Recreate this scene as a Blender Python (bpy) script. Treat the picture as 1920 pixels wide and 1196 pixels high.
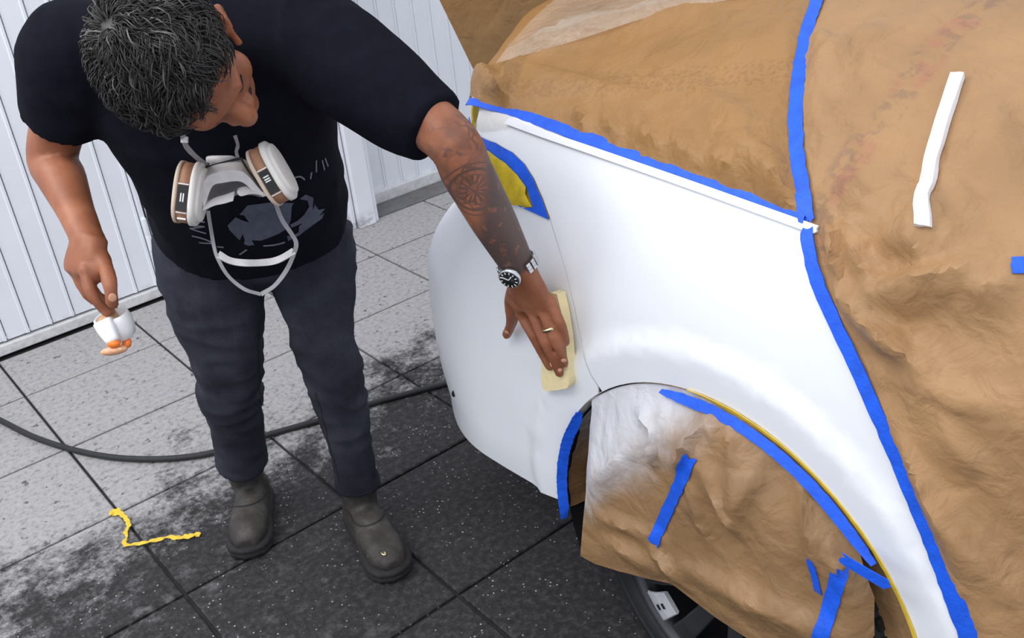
import bpy, bmesh, math, random
import numpy as np
from mathutils import Vector, Matrix, noise
from mathutils.bvhtree import BVHTree
from mathutils.geometry import delaunay_2d_cdt

random.seed(7)
rng = np.random.default_rng(7)
SC = bpy.context.scene
COL = SC.collection
for _o in list(bpy.data.objects):
    bpy.data.objects.remove(_o)

# ------------------------------------------------------------------ camera
H = 1.70                       # lens height above the floor
FPX = 1866.74                  # focal length for a 1920 px wide frame
YAW, PITCH, ROLL = 0.648062, 0.495981, 0.105854
_cy, _sy, _cp, _sp = math.cos(YAW), math.sin(YAW), math.cos(PITCH), math.sin(PITCH)
_fwd = np.array([_sy*_cp, _cy*_cp, -_sp])
_right = np.array([_cy, -_sy, 0.0])
_down = np.cross(_fwd, _right)
CR = math.cos(ROLL)*_right + math.sin(ROLL)*_down
CD = -math.sin(ROLL)*_right + math.cos(ROLL)*_down
CF = _fwd
CAM = np.array([0, 0, H])
cam_data = bpy.data.cameras.new('camera')
cam_data.sensor_width = 36.0
cam_data.lens = FPX/1920*36.0
cam_data.clip_start = 0.05
cam = bpy.data.objects.new('camera', cam_data)
COL.objects.link(cam)
_m = Matrix.Identity(4)
for i in range(3):
    _m[i][0] = CR[i]; _m[i][1] = -CD[i]; _m[i][2] = -CF[i]; _m[i][3] = CAM[i]
cam.matrix_world = _m
SC.camera = cam

# ------------------------------------------------------------------ world, lights, exposure
SC.view_settings.view_transform = 'Standard'
SC.view_settings.look = 'None'
SC.view_settings.gamma = 1.0
SC.view_settings.use_curve_mapping = False
SC.view_settings.exposure = 0.0
world = bpy.data.worlds.new('workshop_daylight')
SC.world = world
world.use_nodes = True
_bg = world.node_tree.nodes['Background']
_bg.inputs[0].default_value = (0.85, 0.90, 1.0, 1)
_bg.inputs[1].default_value = 1.14


def area_light(name, loc, target, sx, sy, power, col=(1, 1, 1)):
    d = bpy.data.lights.new(name, 'AREA')
    d.shape = 'RECTANGLE'; d.size = sx; d.size_y = sy; d.energy = power; d.color = col
    o = bpy.data.objects.new(name, d); COL.objects.link(o)
    o.location = loc
    o.rotation_euler = (Vector(target)-Vector(loc)).to_track_quat('-Z', 'Y').to_euler()
    return o


area_light('key_fill_light', (-0.7, 0.5, 3.4), (1.0, 1.3, 0.5), 1.6, 1.0, 33, (1.0, 0.98, 0.95))
area_light('key_fill_light', (-1.1, 2.6, 3.1), (1.1, 2.6, 0.9), 1.6, 1.0, 44, (1.0, 0.98, 0.95))  # added fill on the wall side to brighten bumper and wall, no known fixture


# ------------------------------------------------------------------ pixel -> point helpers (1920 x 1196 frame)
def ray(u, v):
    d = CR*((u-960)/FPX) + CD*((v-598)/FPX) + CF
    return d


def PD(u, v, d):
    r = ray(u, v); return CAM + r/np.linalg.norm(r)*d


def PX(u, v, x):
    r = ray(u, v); return CAM + r*(x/r[0])


def PY(u, v, y):
    r = ray(u, v); return CAM + r*(y/r[1])


def PZ(u, v, z):
    r = ray(u, v); return CAM + r*((z-H)/r[2])


def nrm(v):
    v = np.asarray(v, float); return v/(np.linalg.norm(v)+1e-12)


def smooth(a, b, x):
    t = np.clip((np.asarray(x, float)-a)/(b-a), 0, 1)
    return t*t*(3-2*t)


def nz(p, s=1.0):
    return noise.noise(Vector((float(p[0])*s, float(p[1])*s, float(p[2])*s)))


# ------------------------------------------------------------------ object helpers
def tag(o, label=None, cat=None, group=None, kind=None):
    if label: o['label'] = label
    if cat: o['category'] = cat
    if group: o['group'] = group
    if kind: o['kind'] = kind
    return o


def adopt(o, parent):
    if parent is not None:
        o.parent = parent
        o.matrix_parent_inverse = Matrix.Translation(parent.location).inverted()
    return o


def thing(name, label, cat, loc=(0, 0, 0), group=None):
    o = bpy.data.objects.new(name, None); COL.objects.link(o)
    o.location = Vector([float(c) for c in loc]); o.empty_display_size = 0.05
    return tag(o, label, cat, group)


def mesh_data(name, verts, faces, mat=None, smooth_shade=True):
    me = bpy.data.meshes.new(name)
    me.from_pydata([tuple(map(float, v)) for v in verts], [], [tuple(map(int, f)) for f in faces])
    me.validate(); me.update()
    if smooth_shade:
        me.polygons.foreach_set('use_smooth', [True]*len(me.polygons))
    if mat: me.materials.append(mat)
    return me


def obj(name, verts, faces, mat, parent=None, smooth_shade=True, solid=0.0, bevel=0.0, auto=None):
    me = mesh_data(name, verts, faces, mat, smooth_shade)
    o = bpy.data.objects.new(name, me); COL.objects.link(o)
    adopt(o, parent)
    if solid:
        s = o.modifiers.new('thick', 'SOLIDIFY'); s.thickness = solid; s.offset = -1
        e = o.modifiers.new('split', 'EDGE_SPLIT'); e.split_angle = math.radians(50)
    if bevel:
        b = o.modifiers.new('bev', 'BEVEL'); b.width = bevel; b.segments = 2; b.limit_method = 'ANGLE'
    return o


def join(parts):
    V, F = [], []
    for v, f in parts:
        n = len(V); V += [tuple(map(float, p)) for p in v]; F += [tuple(i+n for i in q) for q in f]
    return V, F


def box(c, s, ax=None):
    """box centred c with full sizes s along axes ax (3 unit vectors)"""
    ax = np.eye(3) if ax is None else np.asarray(ax, float)
    c = np.asarray(c, float); V = []
    for i in (-.5, .5):
        for j in (-.5, .5):
            for k in (-.5, .5):
                V.append(c+ax[0]*s[0]*i+ax[1]*s[1]*j+ax[2]*s[2]*k)
    F = [(0, 1, 3, 2), (4, 6, 7, 5), (0, 4, 5, 1), (2, 3, 7, 6), (0, 2, 6, 4), (1, 5, 7, 3)]
    return V, F


def catmull(P, n):
    P = np.asarray(P, float)
    if len(P) < 3:
        t = np.linspace(0, 1, n)[:, None]; return P[0]*(1-t)+P[-1]*t
    Q = np.vstack([2*P[0]-P[1], P, 2*P[-1]-P[-2]])
    out = []
    T = np.linspace(0, len(P)-1-1e-9, n)
    for t in T:
        i = int(t); u = t-i
        a, b, c, d = Q[i], Q[i+1], Q[i+2], Q[i+3]
        out.append(.5*(2*b+(c-a)*u+(2*a-5*b+4*c-d)*u*u+(3*b-a-3*c+d)*u**3))
    return np.array(out)


def tube(P, R, n=12, up=None, cap='round', closed_path=False):
    """tube along P; R is radius or (ra, rb) per point; round end caps"""
    P = np.asarray(P, float); R = np.asarray(R, float)
    if R.ndim == 0: R = np.full(len(P), float(R))
    if R.ndim == 1: R = np.stack([R, R], 1)
    T = np.gradient(P, axis=0); T = T/(np.linalg.norm(T, axis=1)[:, None]+1e-12)
    u = np.array(up if up is not None else ([0, 0, 1] if abs(T[0][2]) < .9 else [1, 0, 0]), float)
    rings = []
    V = []; F = []
    for i in range(len(P)):
        a = u-T[i]*(u@T[i]); a = nrm(a); b = np.cross(T[i], a)
        if up is None: u = a
        rings.append((P[i], a, b, R[i], T[i]))
    seq = []
    if cap == 'round':
        p, a, b, r, t = rings[0]
        for k in (0.35, 0.75):
            seq.append((p-t*r.mean()*math.cos(k*math.pi/2), a, b, r*math.sin(k*math.pi/2)))
    for p, a, b, r, t in rings: seq.append((p, a, b, r))
    if cap == 'round':
        p, a, b, r, t = rings[-1]
        for k in (0.75, 0.35):
            seq.append((p+t*r.mean()*math.cos(k*math.pi/2), a, b, r*math.sin(k*math.pi/2)))
    for p, a, b, r in seq:
        for k in range(n):
            w = 2*math.pi*k/n
            V.append(p+a*r[0]*math.cos(w)+b*r[1]*math.sin(w))
    m = len(seq)
    for i in range(m-1):
        for k in range(n):
            F.append((i*n+k, i*n+(k+1) % n, (i+1)*n+(k+1) % n, (i+1)*n+k))
    if cap:
        F.append(tuple(range(n-1, -1, -1))); F.append(tuple((m-1)*n+k for k in range(n)))
    return V, F


def ellip(c, r, ax=None, nu=20, nv=12):
    ax = np.eye(3) if ax is None else np.asarray(ax, float)
    c = np.asarray(c, float)
    V = [c+ax[2]*r[2]]; F = []
    for i in range(1, nv):
        a = math.pi*i/nv
        for k in range(nu):
            w = 2*math.pi*k/nu
            V.append(c+ax[0]*r[0]*math.sin(a)*math.cos(w)+ax[1]*r[1]*math.sin(a)*math.sin(w)+ax[2]*r[2]*math.cos(a))
    V.append(c-ax[2]*r[2])
    for k in range(nu):
        F.append((0, 1+k, 1+(k+1) % nu))
        F.append((len(V)-1, 1+(nv-2)*nu+(k+1) % nu, 1+(nv-2)*nu+k))
    for i in range(nv-2):
        for k in range(nu):
            F.append((1+i*nu+k, 1+(i+1)*nu+k, 1+(i+1)*nu+(k+1) % nu, 1+i*nu+(k+1) % nu))
    return V, F


def loft(rings, n=28, power=2.0, cap=True):
    """rings: (centre, axis_a, axis_b, ra, rb) super-elliptic sections"""
    V = []; F = []
    for c, a, b, ra, rb in rings:
        c = np.asarray(c, float)
        for k in range(n):
            w = 2*math.pi*k/n; cw, sw = math.cos(w), math.sin(w)
            x = math.copysign(abs(cw)**(2/power), cw); y = math.copysign(abs(sw)**(2/power), sw)
            V.append(c+np.asarray(a)*ra*x+np.asarray(b)*rb*y)
    m = len(rings)
    for i in range(m-1):
        for k in range(n):
            F.append((i*n+k, i*n+(k+1) % n, (i+1)*n+(k+1) % n, (i+1)*n+k))
    if cap:
        F.append(tuple(range(n-1, -1, -1))); F.append(tuple((m-1)*n+k for k in range(n)))
    return V, F


def fuse(name, parts, voxel, mat, it=4, factor=0.5):
    """union of closed shapes as one continuous mesh"""
    V, F = join(parts)
    me = bpy.data.meshes.new(name+'_raw'); me.from_pydata(V, [], F); me.update()
    bm = bmesh.new(); bm.from_mesh(me); bmesh.ops.recalc_face_normals(bm, faces=bm.faces); bm.to_mesh(me); bm.free()
    o = bpy.data.objects.new(name, me); COL.objects.link(o)
    r = o.modifiers.new('r', 'REMESH'); r.mode = 'VOXEL'; r.voxel_size = voxel; r.adaptivity = 0
    if it:
        s = o.modifiers.new('s', 'SMOOTH'); s.factor = factor; s.iterations = it
    dg = bpy.context.evaluated_depsgraph_get()
    new = bpy.data.meshes.new_from_object(o.evaluated_get(dg))
    new.name = name
    o.modifiers.clear(); o.data = new
    bpy.data.meshes.remove(me)
    new.materials.clear(); new.materials.append(mat)
    new.polygons.foreach_set('use_smooth', [True]*len(new.polygons))
    return o


def verts_np(me):
    a = np.empty(len(me.vertices)*3); me.vertices.foreach_get('co', a); return a.reshape(-1, 3)


def normals_np(me):
    a = np.empty(len(me.vertices)*3); me.vertices.foreach_get('normal', a); return a.reshape(-1, 3)


def displace(me, fn):
    V = verts_np(me); N = normals_np(me)
    d = fn(V, N)
    me.vertices.foreach_set('co', (V+N*d[:, None]).ravel()); me.update()


def bvh_of(me):
    return BVHTree.FromPolygons([v.co.copy() for v in me.vertices], [tuple(p.vertices) for p in me.polygons])


# ------------------------------------------------------------------ materials
def srgb(r, g, b):
    f = lambda c: (c/255)/12.92 if c/255 <= .04045 else ((c/255+.055)/1.055)**2.4
    return (f(r), f(g), f(b), 1)


class NT:
    def __init__(s, name):
        s.m = bpy.data.materials.new(name); s.m.use_nodes = True
        s.t = s.m.node_tree; s.b = s.t.nodes['Principled BSDF']

    def n(s, typ, **kw):
        o = s.t.nodes.new(typ)
        for k, v in kw.items(): setattr(o, k, v)
        return o

    def l(s, a, b): s.t.links.new(a, b)

    def noise(s, scale, detail=4, rough=.55, vec=None, dist=0.0):
        o = s.n('ShaderNodeTexNoise'); o.inputs['Scale'].default_value = scale; o.inputs['Detail'].default_value = detail
        o.inputs['Roughness'].default_value = rough; o.inputs['Distortion'].default_value = dist
        if vec is not None: s.l(vec, o.inputs['Vector'])
        return o.outputs['Fac']

    def ramp(s, fac, stops, interp='LINEAR'):
        o = s.n('ShaderNodeValToRGB'); o.color_ramp.interpolation = interp
        e = o.color_ramp.elements
        while len(e) > 1: e.remove(e[-1])
        e[0].position = stops[0][0]; e[0].color = stops[0][1]
        for p, c in stops[1:]:
            q = e.new(p); q.color = c
        s.l(fac, o.inputs['Fac']); return o.outputs['Color']

    def mix(s, fac, a, b, mode='MIX'):
        o = s.n('ShaderNodeMix', data_type='RGBA', blend_type=mode)
        for v, k in ((fac, 0), (a, 6), (b, 7)):
            if hasattr(v, 'links') or hasattr(v, 'is_linked'): s.l(v, o.inputs[k])
            else: o.inputs[k].default_value = v
        return o.outputs[2]

    def math(s, op, a, b=None, c=None, clamp=False):
        o = s.n('ShaderNodeMath', operation=op); o.use_clamp = clamp
        for i, v in enumerate((a, b, c)):
            if v is None: continue
            if hasattr(v, 'is_linked'): s.l(v, o.inputs[i])
            else: o.inputs[i].default_value = v
        return o.outputs[0]

    def mapr(s, v, a, b, c=0., d=1.):
        o = s.n('ShaderNodeMapRange'); o.interpolation_type = 'SMOOTHSTEP'
        s.l(v, o.inputs[0])
        for i, k in enumerate((a, b, c, d)): o.inputs[i+1].default_value = k
        return o.outputs[0]

    def pos(s): return s.n('ShaderNodeNewGeometry').outputs['Position']

    def sep(s, v):
        o = s.n('ShaderNodeSeparateXYZ'); s.l(v, o.inputs[0]); return o.outputs

    def bump(s, h, strength=.2, dist=.01):
        o = s.n('ShaderNodeBump'); o.inputs['Strength'].default_value = strength; o.inputs['Distance'].default_value = dist
        s.l(h, o.inputs['Height']); s.l(o.outputs[0], s.b.inputs['Normal'])

    def color(s, c):
        if hasattr(c, 'is_linked'): s.l(c, s.b.inputs['Base Color'])
        else: s.b.inputs['Base Color'].default_value = c

    def set(s, **kw):
        for k, v in kw.items(): s.b.inputs[k.replace('_', ' ')].default_value = v
        return s


def gray(v): return (v, v, v, 1)


def simple(name, col, rough=.5, metal=0., var=.12, scale=30, bump=0., bscale=200, coat=0., spec=.5):
    t = NT(name)
    n = t.noise(scale, 4, vec=t.pos())
    a = tuple(c*(1-var) for c in col[:3])+(1,); b = tuple(min(1, c*(1+var)) for c in col[:3])+(1,)
    t.color(t.ramp(n, [(.3, a), (.7, b)]))
    t.set(Roughness=rough, Metallic=metal, Coat_Weight=coat, Specular_IOR_Level=spec)
    if bump: t.bump(t.noise(bscale, 3, vec=t.pos()), bump, .004)
    return t.m


M = {}
M['white_paint'] = simple('white_paint', srgb(240, 242, 246), .34, var=.01, scale=6, coat=.12)
M['blue_tape'] = simple('blue_tape', srgb(22, 92, 226), .55, var=.16, scale=45, bump=.25, bscale=160)
M['yellow_tape'] = simple('yellow_tape', srgb(232, 196, 60), .6, var=.12, scale=60, bump=.2)
M['yellow_paper'] = simple('yellow_paper', srgb(206, 176, 30), .6, var=.16, scale=40, bump=.5, bscale=40)
M['foam_white'] = simple('foam_white', srgb(240, 240, 246), .8, var=.02)
M['rubber'] = simple('rubber', srgb(38, 38, 40), .6, var=.2, scale=60)
M['tire'] = simple('tire', srgb(34, 34, 36), .65, var=.2, scale=50)
M['black'] = simple('black_plastic', srgb(14, 14, 15), .7, var=.2)
M['rim_dark'] = simple('rim_dark', srgb(74, 74, 78), .35, .6, var=.1)
M['rim_bright'] = simple('rim_bright', srgb(226, 228, 232), .3, .35, var=.05)
M['shirt'] = simple('black_cotton', srgb(19, 20, 29), .95, var=.15, scale=40, bump=.15, bscale=700, spec=.08)
M['print'] = simple('shirt_print', srgb(86, 90, 104), .9, var=.12, scale=50, spec=.1)
M['print_light'] = simple('shirt_print_light', srgb(120, 122, 134), .9, var=.08, spec=.1)
M['steel'] = simple('steel', srgb(205, 205, 208), .22, 1.0, var=.06)
M['gold'] = simple('pale_gold', srgb(235, 215, 170), .25, 1.0, var=.05)
M['nail'] = simple('finger_nail', srgb(214, 160, 130), .4, var=.05)
M['mask_grey'] = simple('mask_grey', srgb(214, 211, 211), .55, var=.1, scale=50)
M['mask_inner'] = simple('mask_inner', srgb(120, 116, 118), .6, var=.15, scale=40)
M['cart_white'] = simple('cartridge_white', srgb(224, 220, 214), .5, var=.06, scale=40)
M['cart_brown'] = simple('cartridge_brown', srgb(160, 116, 88), .6, var=.14, scale=60)
M['cart_tan'] = simple('cartridge_tan', srgb(205, 186, 166), .6, var=.08)
M['strap'] = simple('grey_elastic', srgb(148, 146, 150), .8, var=.1)
M['label_black'] = simple('label_black', srgb(16, 16, 18), .5, var=.1)
M['label_white'] = simple('label_white', srgb(232, 230, 228), .5, var=.03)
M['block'] = simple('sanding_block_foam', srgb(240, 222, 172), .85, var=.05, scale=60, bump=.2, bscale=300)
M['cup'] = simple('cup_white', srgb(240, 240, 242), .35, var=.03)
M['sponge'] = simple('beige_sponge', srgb(206, 164, 124), .9, var=.2, scale=120, bump=.4)
M['orange'] = simple('orange_plastic', srgb(246, 128, 44), .35, var=.06)
M['peach'] = simple('peach_plastic', srgb(226, 168, 132), .3, var=.12, scale=90)
M['concrete'] = simple('concrete', srgb(112, 110, 110), .9, var=.2, scale=18, bump=.3)
M['grout'] = simple('floor_grout', srgb(44, 42, 42), .95, var=.3, scale=14)
M['eye'] = simple('eye_white', srgb(200, 195, 190), .3, var=.03)


def mk_wall(name, base, dirt=.25):
    t = NT(name); p = t.pos(); s = t.sep(p)
    n = t.noise(3.5, 5, vec=p)
    c = t.ramp(n, [(.3, tuple(v*.93 for v in base[:3])+(1,)), (.7, base)])
    # grime splashed up from the floor
    low = t.math('MULTIPLY', t.mapr(s[2], .085, .02), t.mapr(t.noise(26, 6, .7, vec=p), .42, .62))
    c = t.mix(t.math('MULTIPLY', low, dirt), c, srgb(70, 66, 62))
    t.color(c); t.set(Roughness=.42)
    return t.m


M['wall'] = mk_wall('white_sheet_metal', srgb(236, 239, 245), .5)
M['sill'] = mk_wall('dirty_white_sill', srgb(222, 222, 222), .2)
M['gap'] = simple('dark_gap', srgb(26, 26, 28), .9, var=.2)


def mk_tile():
    t = NT('stained_floor_tile'); p = t.pos(); s = t.sep(p)
    fine = t.noise(55, 8, .75, vec=p)
    mid = t.noise(9, 7, .65, vec=p)
    big = t.noise(2.2, 4, .5, vec=p)
    light = t.ramp(fine, [(.30, srgb(120, 117, 118)), (.48, srgb(166, 163, 163)), (.7, srgb(182, 179, 179))])
    # pits and black specks on the pale tiles
    pit = t.mapr(t.noise(30, 6, .62, vec=p), .625, .66)
    light = t.mix(t.math('MULTIPLY', pit, .75), light, srgb(52, 50, 50))
    dark = t.ramp(fine, [(.30, srgb(28, 26, 27)), (.5, srgb(50, 48, 49)), (.66, srgb(76, 73, 74)), (.78, srgb(150, 147, 148))])
    vor = t.n('ShaderNodeTexVoronoi'); vor.inputs['Scale'].default_value = 60
    t.l(p, vor.inputs['Vector'])
    spk = t.math('MULTIPLY', t.math('LESS_THAN', vor.outputs['Distance'], .13), t.mapr(mid, .42, .56))
    dark = t.mix(t.math('MULTIPLY', spk, .8), dark, srgb(196, 194, 196))
    # soot-black stain spread over the tiles beside the car, with a ragged border
    yy = t.math('ADD', s[1], t.math('MULTIPLY', t.math('SUBTRACT', mid, .5), 1.1))
    yy = t.math('ADD', yy, t.math('MULTIPLY', t.math('SUBTRACT', big, .5), .55))
    yy = t.math('ADD', yy, t.math('MULTIPLY', t.math('SUBTRACT', fine, .5), .65))
    yy = t.math('SUBTRACT', yy, t.math('MULTIPLY', t.math('SUBTRACT', s[0], .55), .09))
    k = t.mapr(yy, 2.22, 2.66)
    pale2 = t.mapr(t.noise(13, 6, .7, vec=p), .52, .72)
    dark = t.mix(t.math('MULTIPLY', pale2, t.mapr(s[0], 1.0, .3, 0, .55)), dark, srgb(150, 147, 148))
    t.color(t.mix(k, dark, light))
    t.set(Roughness=.72, Specular_IOR_Level=.3)
    h = t.math('SUBTRACT', fine, t.math('MULTIPLY', pit, .6))
    t.bump(h, .35, .006)
    return t.m


M['tile'] = mk_tile()


def mk_paper(name, col, rough=.5, over=None, spec=.4):
    t = NT(name); p = t.pos()
    n = t.noise(7, 5, vec=p); f = t.noise(260, 3, vec=p)
    a = tuple(c*.86 for c in col[:3])+(1,); b = tuple(min(1, c*1.10) for c in col[:3])+(1,)
    c = t.ramp(n, [(.3, a), (.7, b)])
    c = t.mix(t.mapr(f, .55, .75, 0, .18), c, tuple(v*.6 for v in col[:3])+(1,))
    if over: c = over(t, p, c)
    t.color(c)
    t.set(Roughness=rough, Specular_IOR_Level=spec)
    w = t.n('ShaderNodeTexVoronoi', feature='DISTANCE_TO_EDGE'); w.inputs['Scale'].default_value = 9
    dn = t.n('ShaderNodeTexNoise'); dn.inputs['Scale'].default_value = 6; t.l(p, dn.inputs['Vector'])
    mixv = t.n('ShaderNodeMix', data_type='VECTOR'); mixv.inputs[0].default_value = .12
    t.l(p, mixv.inputs[4]); t.l(dn.outputs['Color'], mixv.inputs[5]); t.l(mixv.outputs[1], w.inputs['Vector'])
    hh = t.math('ADD', t.math('MULTIPLY', t.mapr(w.outputs['Distance'], 0, .16), .22), t.noise(22, 4, .5, vec=p, dist=.6))
    t.bump(hh, .6, .012)
    return t.m


def printing(t, p, c):
    # faint printed lettering band and rose stamps of the paper roll
    s = t.sep(p)
    line = t.math('ADD', t.math('MULTIPLY', s[2], 1.0), t.math('MULTIPLY', s[1], .16))
    band = t.math('MULTIPLY', t.mapr(line, 1.385, 1.395), t.mapr(line, 1.425, 1.415))
    mk = t.math('MULTIPLY', band, t.mapr(t.noise(120, 2, .5, vec=p), .50, .56))
    c = t.mix(t.math('MULTIPLY', mk, .2), c, srgb(92, 70, 52))
    return c


M['paper_trunk'] = mk_paper('masking_paper_trunk', srgb(156, 116, 70), .52, printing)


def rose(t, p, c):
    s = t.sep(p)
    a = t.math('ADD', s[1], t.math('MULTIPLY', t.noise(4, 3, vec=p), .06))
    band = t.math('MULTIPLY', t.mapr(a, .755, .770), t.mapr(a, .815, .80))
    k = t.math('MULTIPLY', band, t.mapr(t.noise(16, 3, vec=p), .46, .62))
    g = t.math('MULTIPLY', band, t.mapr(t.noise(40, 3, vec=p), .48, .60))
    c = t.mix(t.math('MULTIPLY', g, .38), c, srgb(110, 92, 80))
    return t.mix(t.math('MULTIPLY', k, .28), c, srgb(168, 92, 86))


M['paper_door'] = mk_paper('masking_paper_door', srgb(168, 130, 90), .58, rose)


def overspray(t, p, c):
    # white primer mist on the rear upper corner of the wheel sheet
    s = t.sep(p)
    a = t.math('ADD', t.math('MULTIPLY', s[1], 1.15), t.math('MULTIPLY', s[2], 1.0))
    a = t.math('ADD', a, t.math('MULTIPLY', t.math('SUBTRACT', t.noise(14, 4, vec=p), .5), .16))
    return t.mix(t.mapr(a, 1.70, 1.90, 0, .93), c, srgb(214, 216, 222))


M['paper_wheel'] = mk_paper('masking_paper_wheel', srgb(152, 118, 82), .45, overspray)
M['paper_dark'] = mk_paper('masking_paper_back', srgb(150, 112, 66), .55)


def overspray2(t, p, c):
    s = t.sep(p)
    a = t.math('ADD', s[2], t.math('MULTIPLY', t.math('SUBTRACT', t.noise(14, 4, vec=p), .5), .15))
    k = t.math('MULTIPLY', t.mapr(a, .40, .60, 0, .85), t.mapr(s[1], .95, 1.1))
    return t.mix(k, c, srgb(190, 186, 182))


M['paper_liner'] = mk_paper('masking_paper_liner', srgb(140, 104, 70), .45, overspray2)


def mk_film():
    t = NT('clear_film')
    t.color(srgb(226, 214, 200)); t.set(Roughness=.16, Alpha=.26, Specular_IOR_Level=.8)
    t.bump(t.noise(30, 4, vec=t.pos(), dist=1.2), .6, .02)
    return t.m


M['film'] = mk_film()


def mk_jeans():
    t = NT('dark_denim'); p = t.pos()
    n = t.noise(9, 5, vec=p); f = t.noise(420, 2, vec=p)
    c = t.ramp(n, [(.3, srgb(38, 39, 48)), (.55, srgb(54, 55, 65)), (.75, srgb(70, 71, 81))])
    c = t.mix(t.mapr(f, .45, .7, 0, .3), c, srgb(24, 24, 32))
    t.color(c); t.set(Roughness=.9, Specular_IOR_Level=.15)
    t.bump(t.noise(300, 2, vec=p), .12, .003)
    return t.m


M['jeans'] = mk_jeans()


def mk_leather():
    t = NT('worn_leather'); p = t.pos()
    n = t.noise(16, 6, .65, vec=p)
    c = t.ramp(n, [(.3, srgb(36, 33, 31)), (.52, srgb(56, 51, 47)), (.72, srgb(80, 73, 67))])
    t.color(c); t.set(Roughness=.6)
    t.bump(t.noise(90, 5, vec=p), .3, .004)
    return t.m


M['leather'] = mk_leather()
M['sole'] = simple('boot_sole', srgb(34, 32, 32), .8, var=.25, scale=60)


def mk_skin():
    t = NT('skin'); p = t.pos()
    n = t.noise(14, 5, vec=p); f = t.noise(220, 3, vec=p)
    c = t.ramp(n, [(.3, srgb(134, 80, 55)), (.55, srgb(154, 96, 68)), (.75, srgb(172, 112, 82))])
    at = t.n('ShaderNodeAttribute', attribute_name='arm').outputs['Vector']
    al, la, mk = t.sep(at)[:3]
    # tattoo ink: dial with rings and spokes near the elbow, dense shading below it
    dx = t.math('SUBTRACT', al, .30); dx = t.math('MULTIPLY', dx, .27)
    dy = t.math('SUBTRACT', la, -.004)
    rr = t.math('SQRT', t.math('ADD', t.math('MULTIPLY', dx, dx), t.math('MULTIPLY', dy, dy)))
    an = t.math('ARCTAN2', dy, dx)
    rings = t.mapr(t.math('SINE', t.math('MULTIPLY', rr, 560.)), -.1, .5)
    inr = t.mapr(rr, .050, .046)
    spk = t.mapr(t.math('SINE', t.math('MULTIPLY', an, 14.)), .0, .5)
    inner = t.mapr(rr, .027, .025)
    dial = t.math('MAXIMUM', t.math('MULTIPLY', inner, spk), t.math('MULTIPLY', t.math('SUBTRACT', 1., inner), rings))
    dial = t.math('MULTIPLY', dial, inr)
    wv = t.n('ShaderNodeTexVoronoi', feature='DISTANCE_TO_EDGE'); wv.inputs['Scale'].default_value = 55; t.l(p, wv.inputs['Vector'])
    web = t.math('SUBTRACT', 1., t.mapr(wv.outputs['Distance'], .03, .16))
    dense = t.mapr(t.math('ADD', al, t.math('MULTIPLY', la, 6.0)), .26, .50)
    dense = t.math('MULTIPLY', dense, t.math('SUBTRACT', 1., t.math('MULTIPLY', t.mapr(t.noise(48, 3, vec=p), .58, .66), .45)))
    lightw = t.math('MULTIPLY', web, t.mapr(t.noise(20, 2, vec=p), .46, .56))
    ink = t.math('MAXIMUM', t.math('MULTIPLY', dial, .8), t.math('MAXIMUM', t.math('MULTIPLY', dense, .92), t.math('MULTIPLY', lightw, .7)))
    ink = t.math('MAXIMUM', ink, t.math('MULTIPLY', t.mapr(t.noise(24, 3, vec=p), .40, .56), .42))
    ink = t.math('MULTIPLY', t.math('MULTIPLY', ink, mk), .95)
    c = t.mix(ink, c, srgb(66, 61, 61))
    t.color(c)
    t.set(Roughness=.5, Subsurface_Weight=.06, Specular_IOR_Level=.4)
    t.b.inputs['Subsurface Radius'].default_value = (.6, .25, .12)
    t.b.inputs['Subsurface Scale'].default_value = .01
    t.bump(f, .08, .002)
    return t.m


M['skin'] = mk_skin()


def mk_hair():
    t = NT('grey_black_hair')
    at = t.n('ShaderNodeAttribute', attribute_name='shade').outputs['Fac']
    t.color(t.ramp(at, [(0, srgb(24, 22, 22)), (.55, srgb(48, 45, 44)), (.8, srgb(80, 77, 76)), (1, srgb(122, 119, 117))]))
    t.set(Roughness=.45, Specular_IOR_Level=.4)
    return t.m


M['hair'] = mk_hair()

# ================================================================== THE SETTING
def structure(name, VF, mat, smooth_shade=False, parent=None, **kw):
    o = obj(name, VF[0], VF[1], mat, parent, smooth_shade, **kw)
    if parent is None: o['kind'] = 'structure'
    return o


WALL_Y = 3.75
floor = structure('floor', box((1.9, 1.2, -.035), (9.0, 5.4, .05)), M['grout'])
floor['label'] = 'workshop floor of grey tiles stained black beside the car'
# tile joints measured along x and y
TX = [0.442+.4825*k for k in range(-5, 11)]
TY = [-1.24, -.79, -.34, .11, .56, 1.05, 1.549, 2.043, 2.496, 2.938, 3.380, 3.722]
tile_mesh = {}
for j in range(len(TY)-1):
    for i in range(len(TX)-1):
        w, d = TX[i+1]-TX[i], TY[j+1]-TY[j]
        key = round(d, 3)
        if key not in tile_mesh:
            g, e, t = .0045, .004, .012
            V = []
            for z, k in ((-t, g), (-.003, g), (0, g+e)):
                V += [(-w/2+k, -d/2+k, z), (w/2-k, -d/2+k, z), (w/2-k, d/2-k, z), (-w/2+k, d/2-k, z)]
            F = [(8, 9, 10, 11)]
            for r in (0, 4):
                for q in range(4): F.append((r+q, r+(q+1) % 4, r+4+(q+1) % 4, r+4+q))
            tile_mesh[key] = mesh_data('tile', V, F, M['tile'], False)
        o = bpy.data.objects.new('tile', tile_mesh[key]); COL.objects.link(o)
        o.location = ((TX[i]+TX[i+1])/2, (TY[j]+TY[j+1])/2, random.uniform(-.0012, .0008))
        o.rotation_euler = (random.uniform(-.0012, .0012), random.uniform(-.0012, .0012), 0)
        adopt(o, floor)
        o.matrix_parent_inverse = Matrix.Identity(4)

wall = structure('wall_back', box((1.9, WALL_Y+.19, 1.5), (9.0, .06, 3.0)), M['wall'])
wall['label'] = 'white ribbed sheet metal wall with doors'


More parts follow.
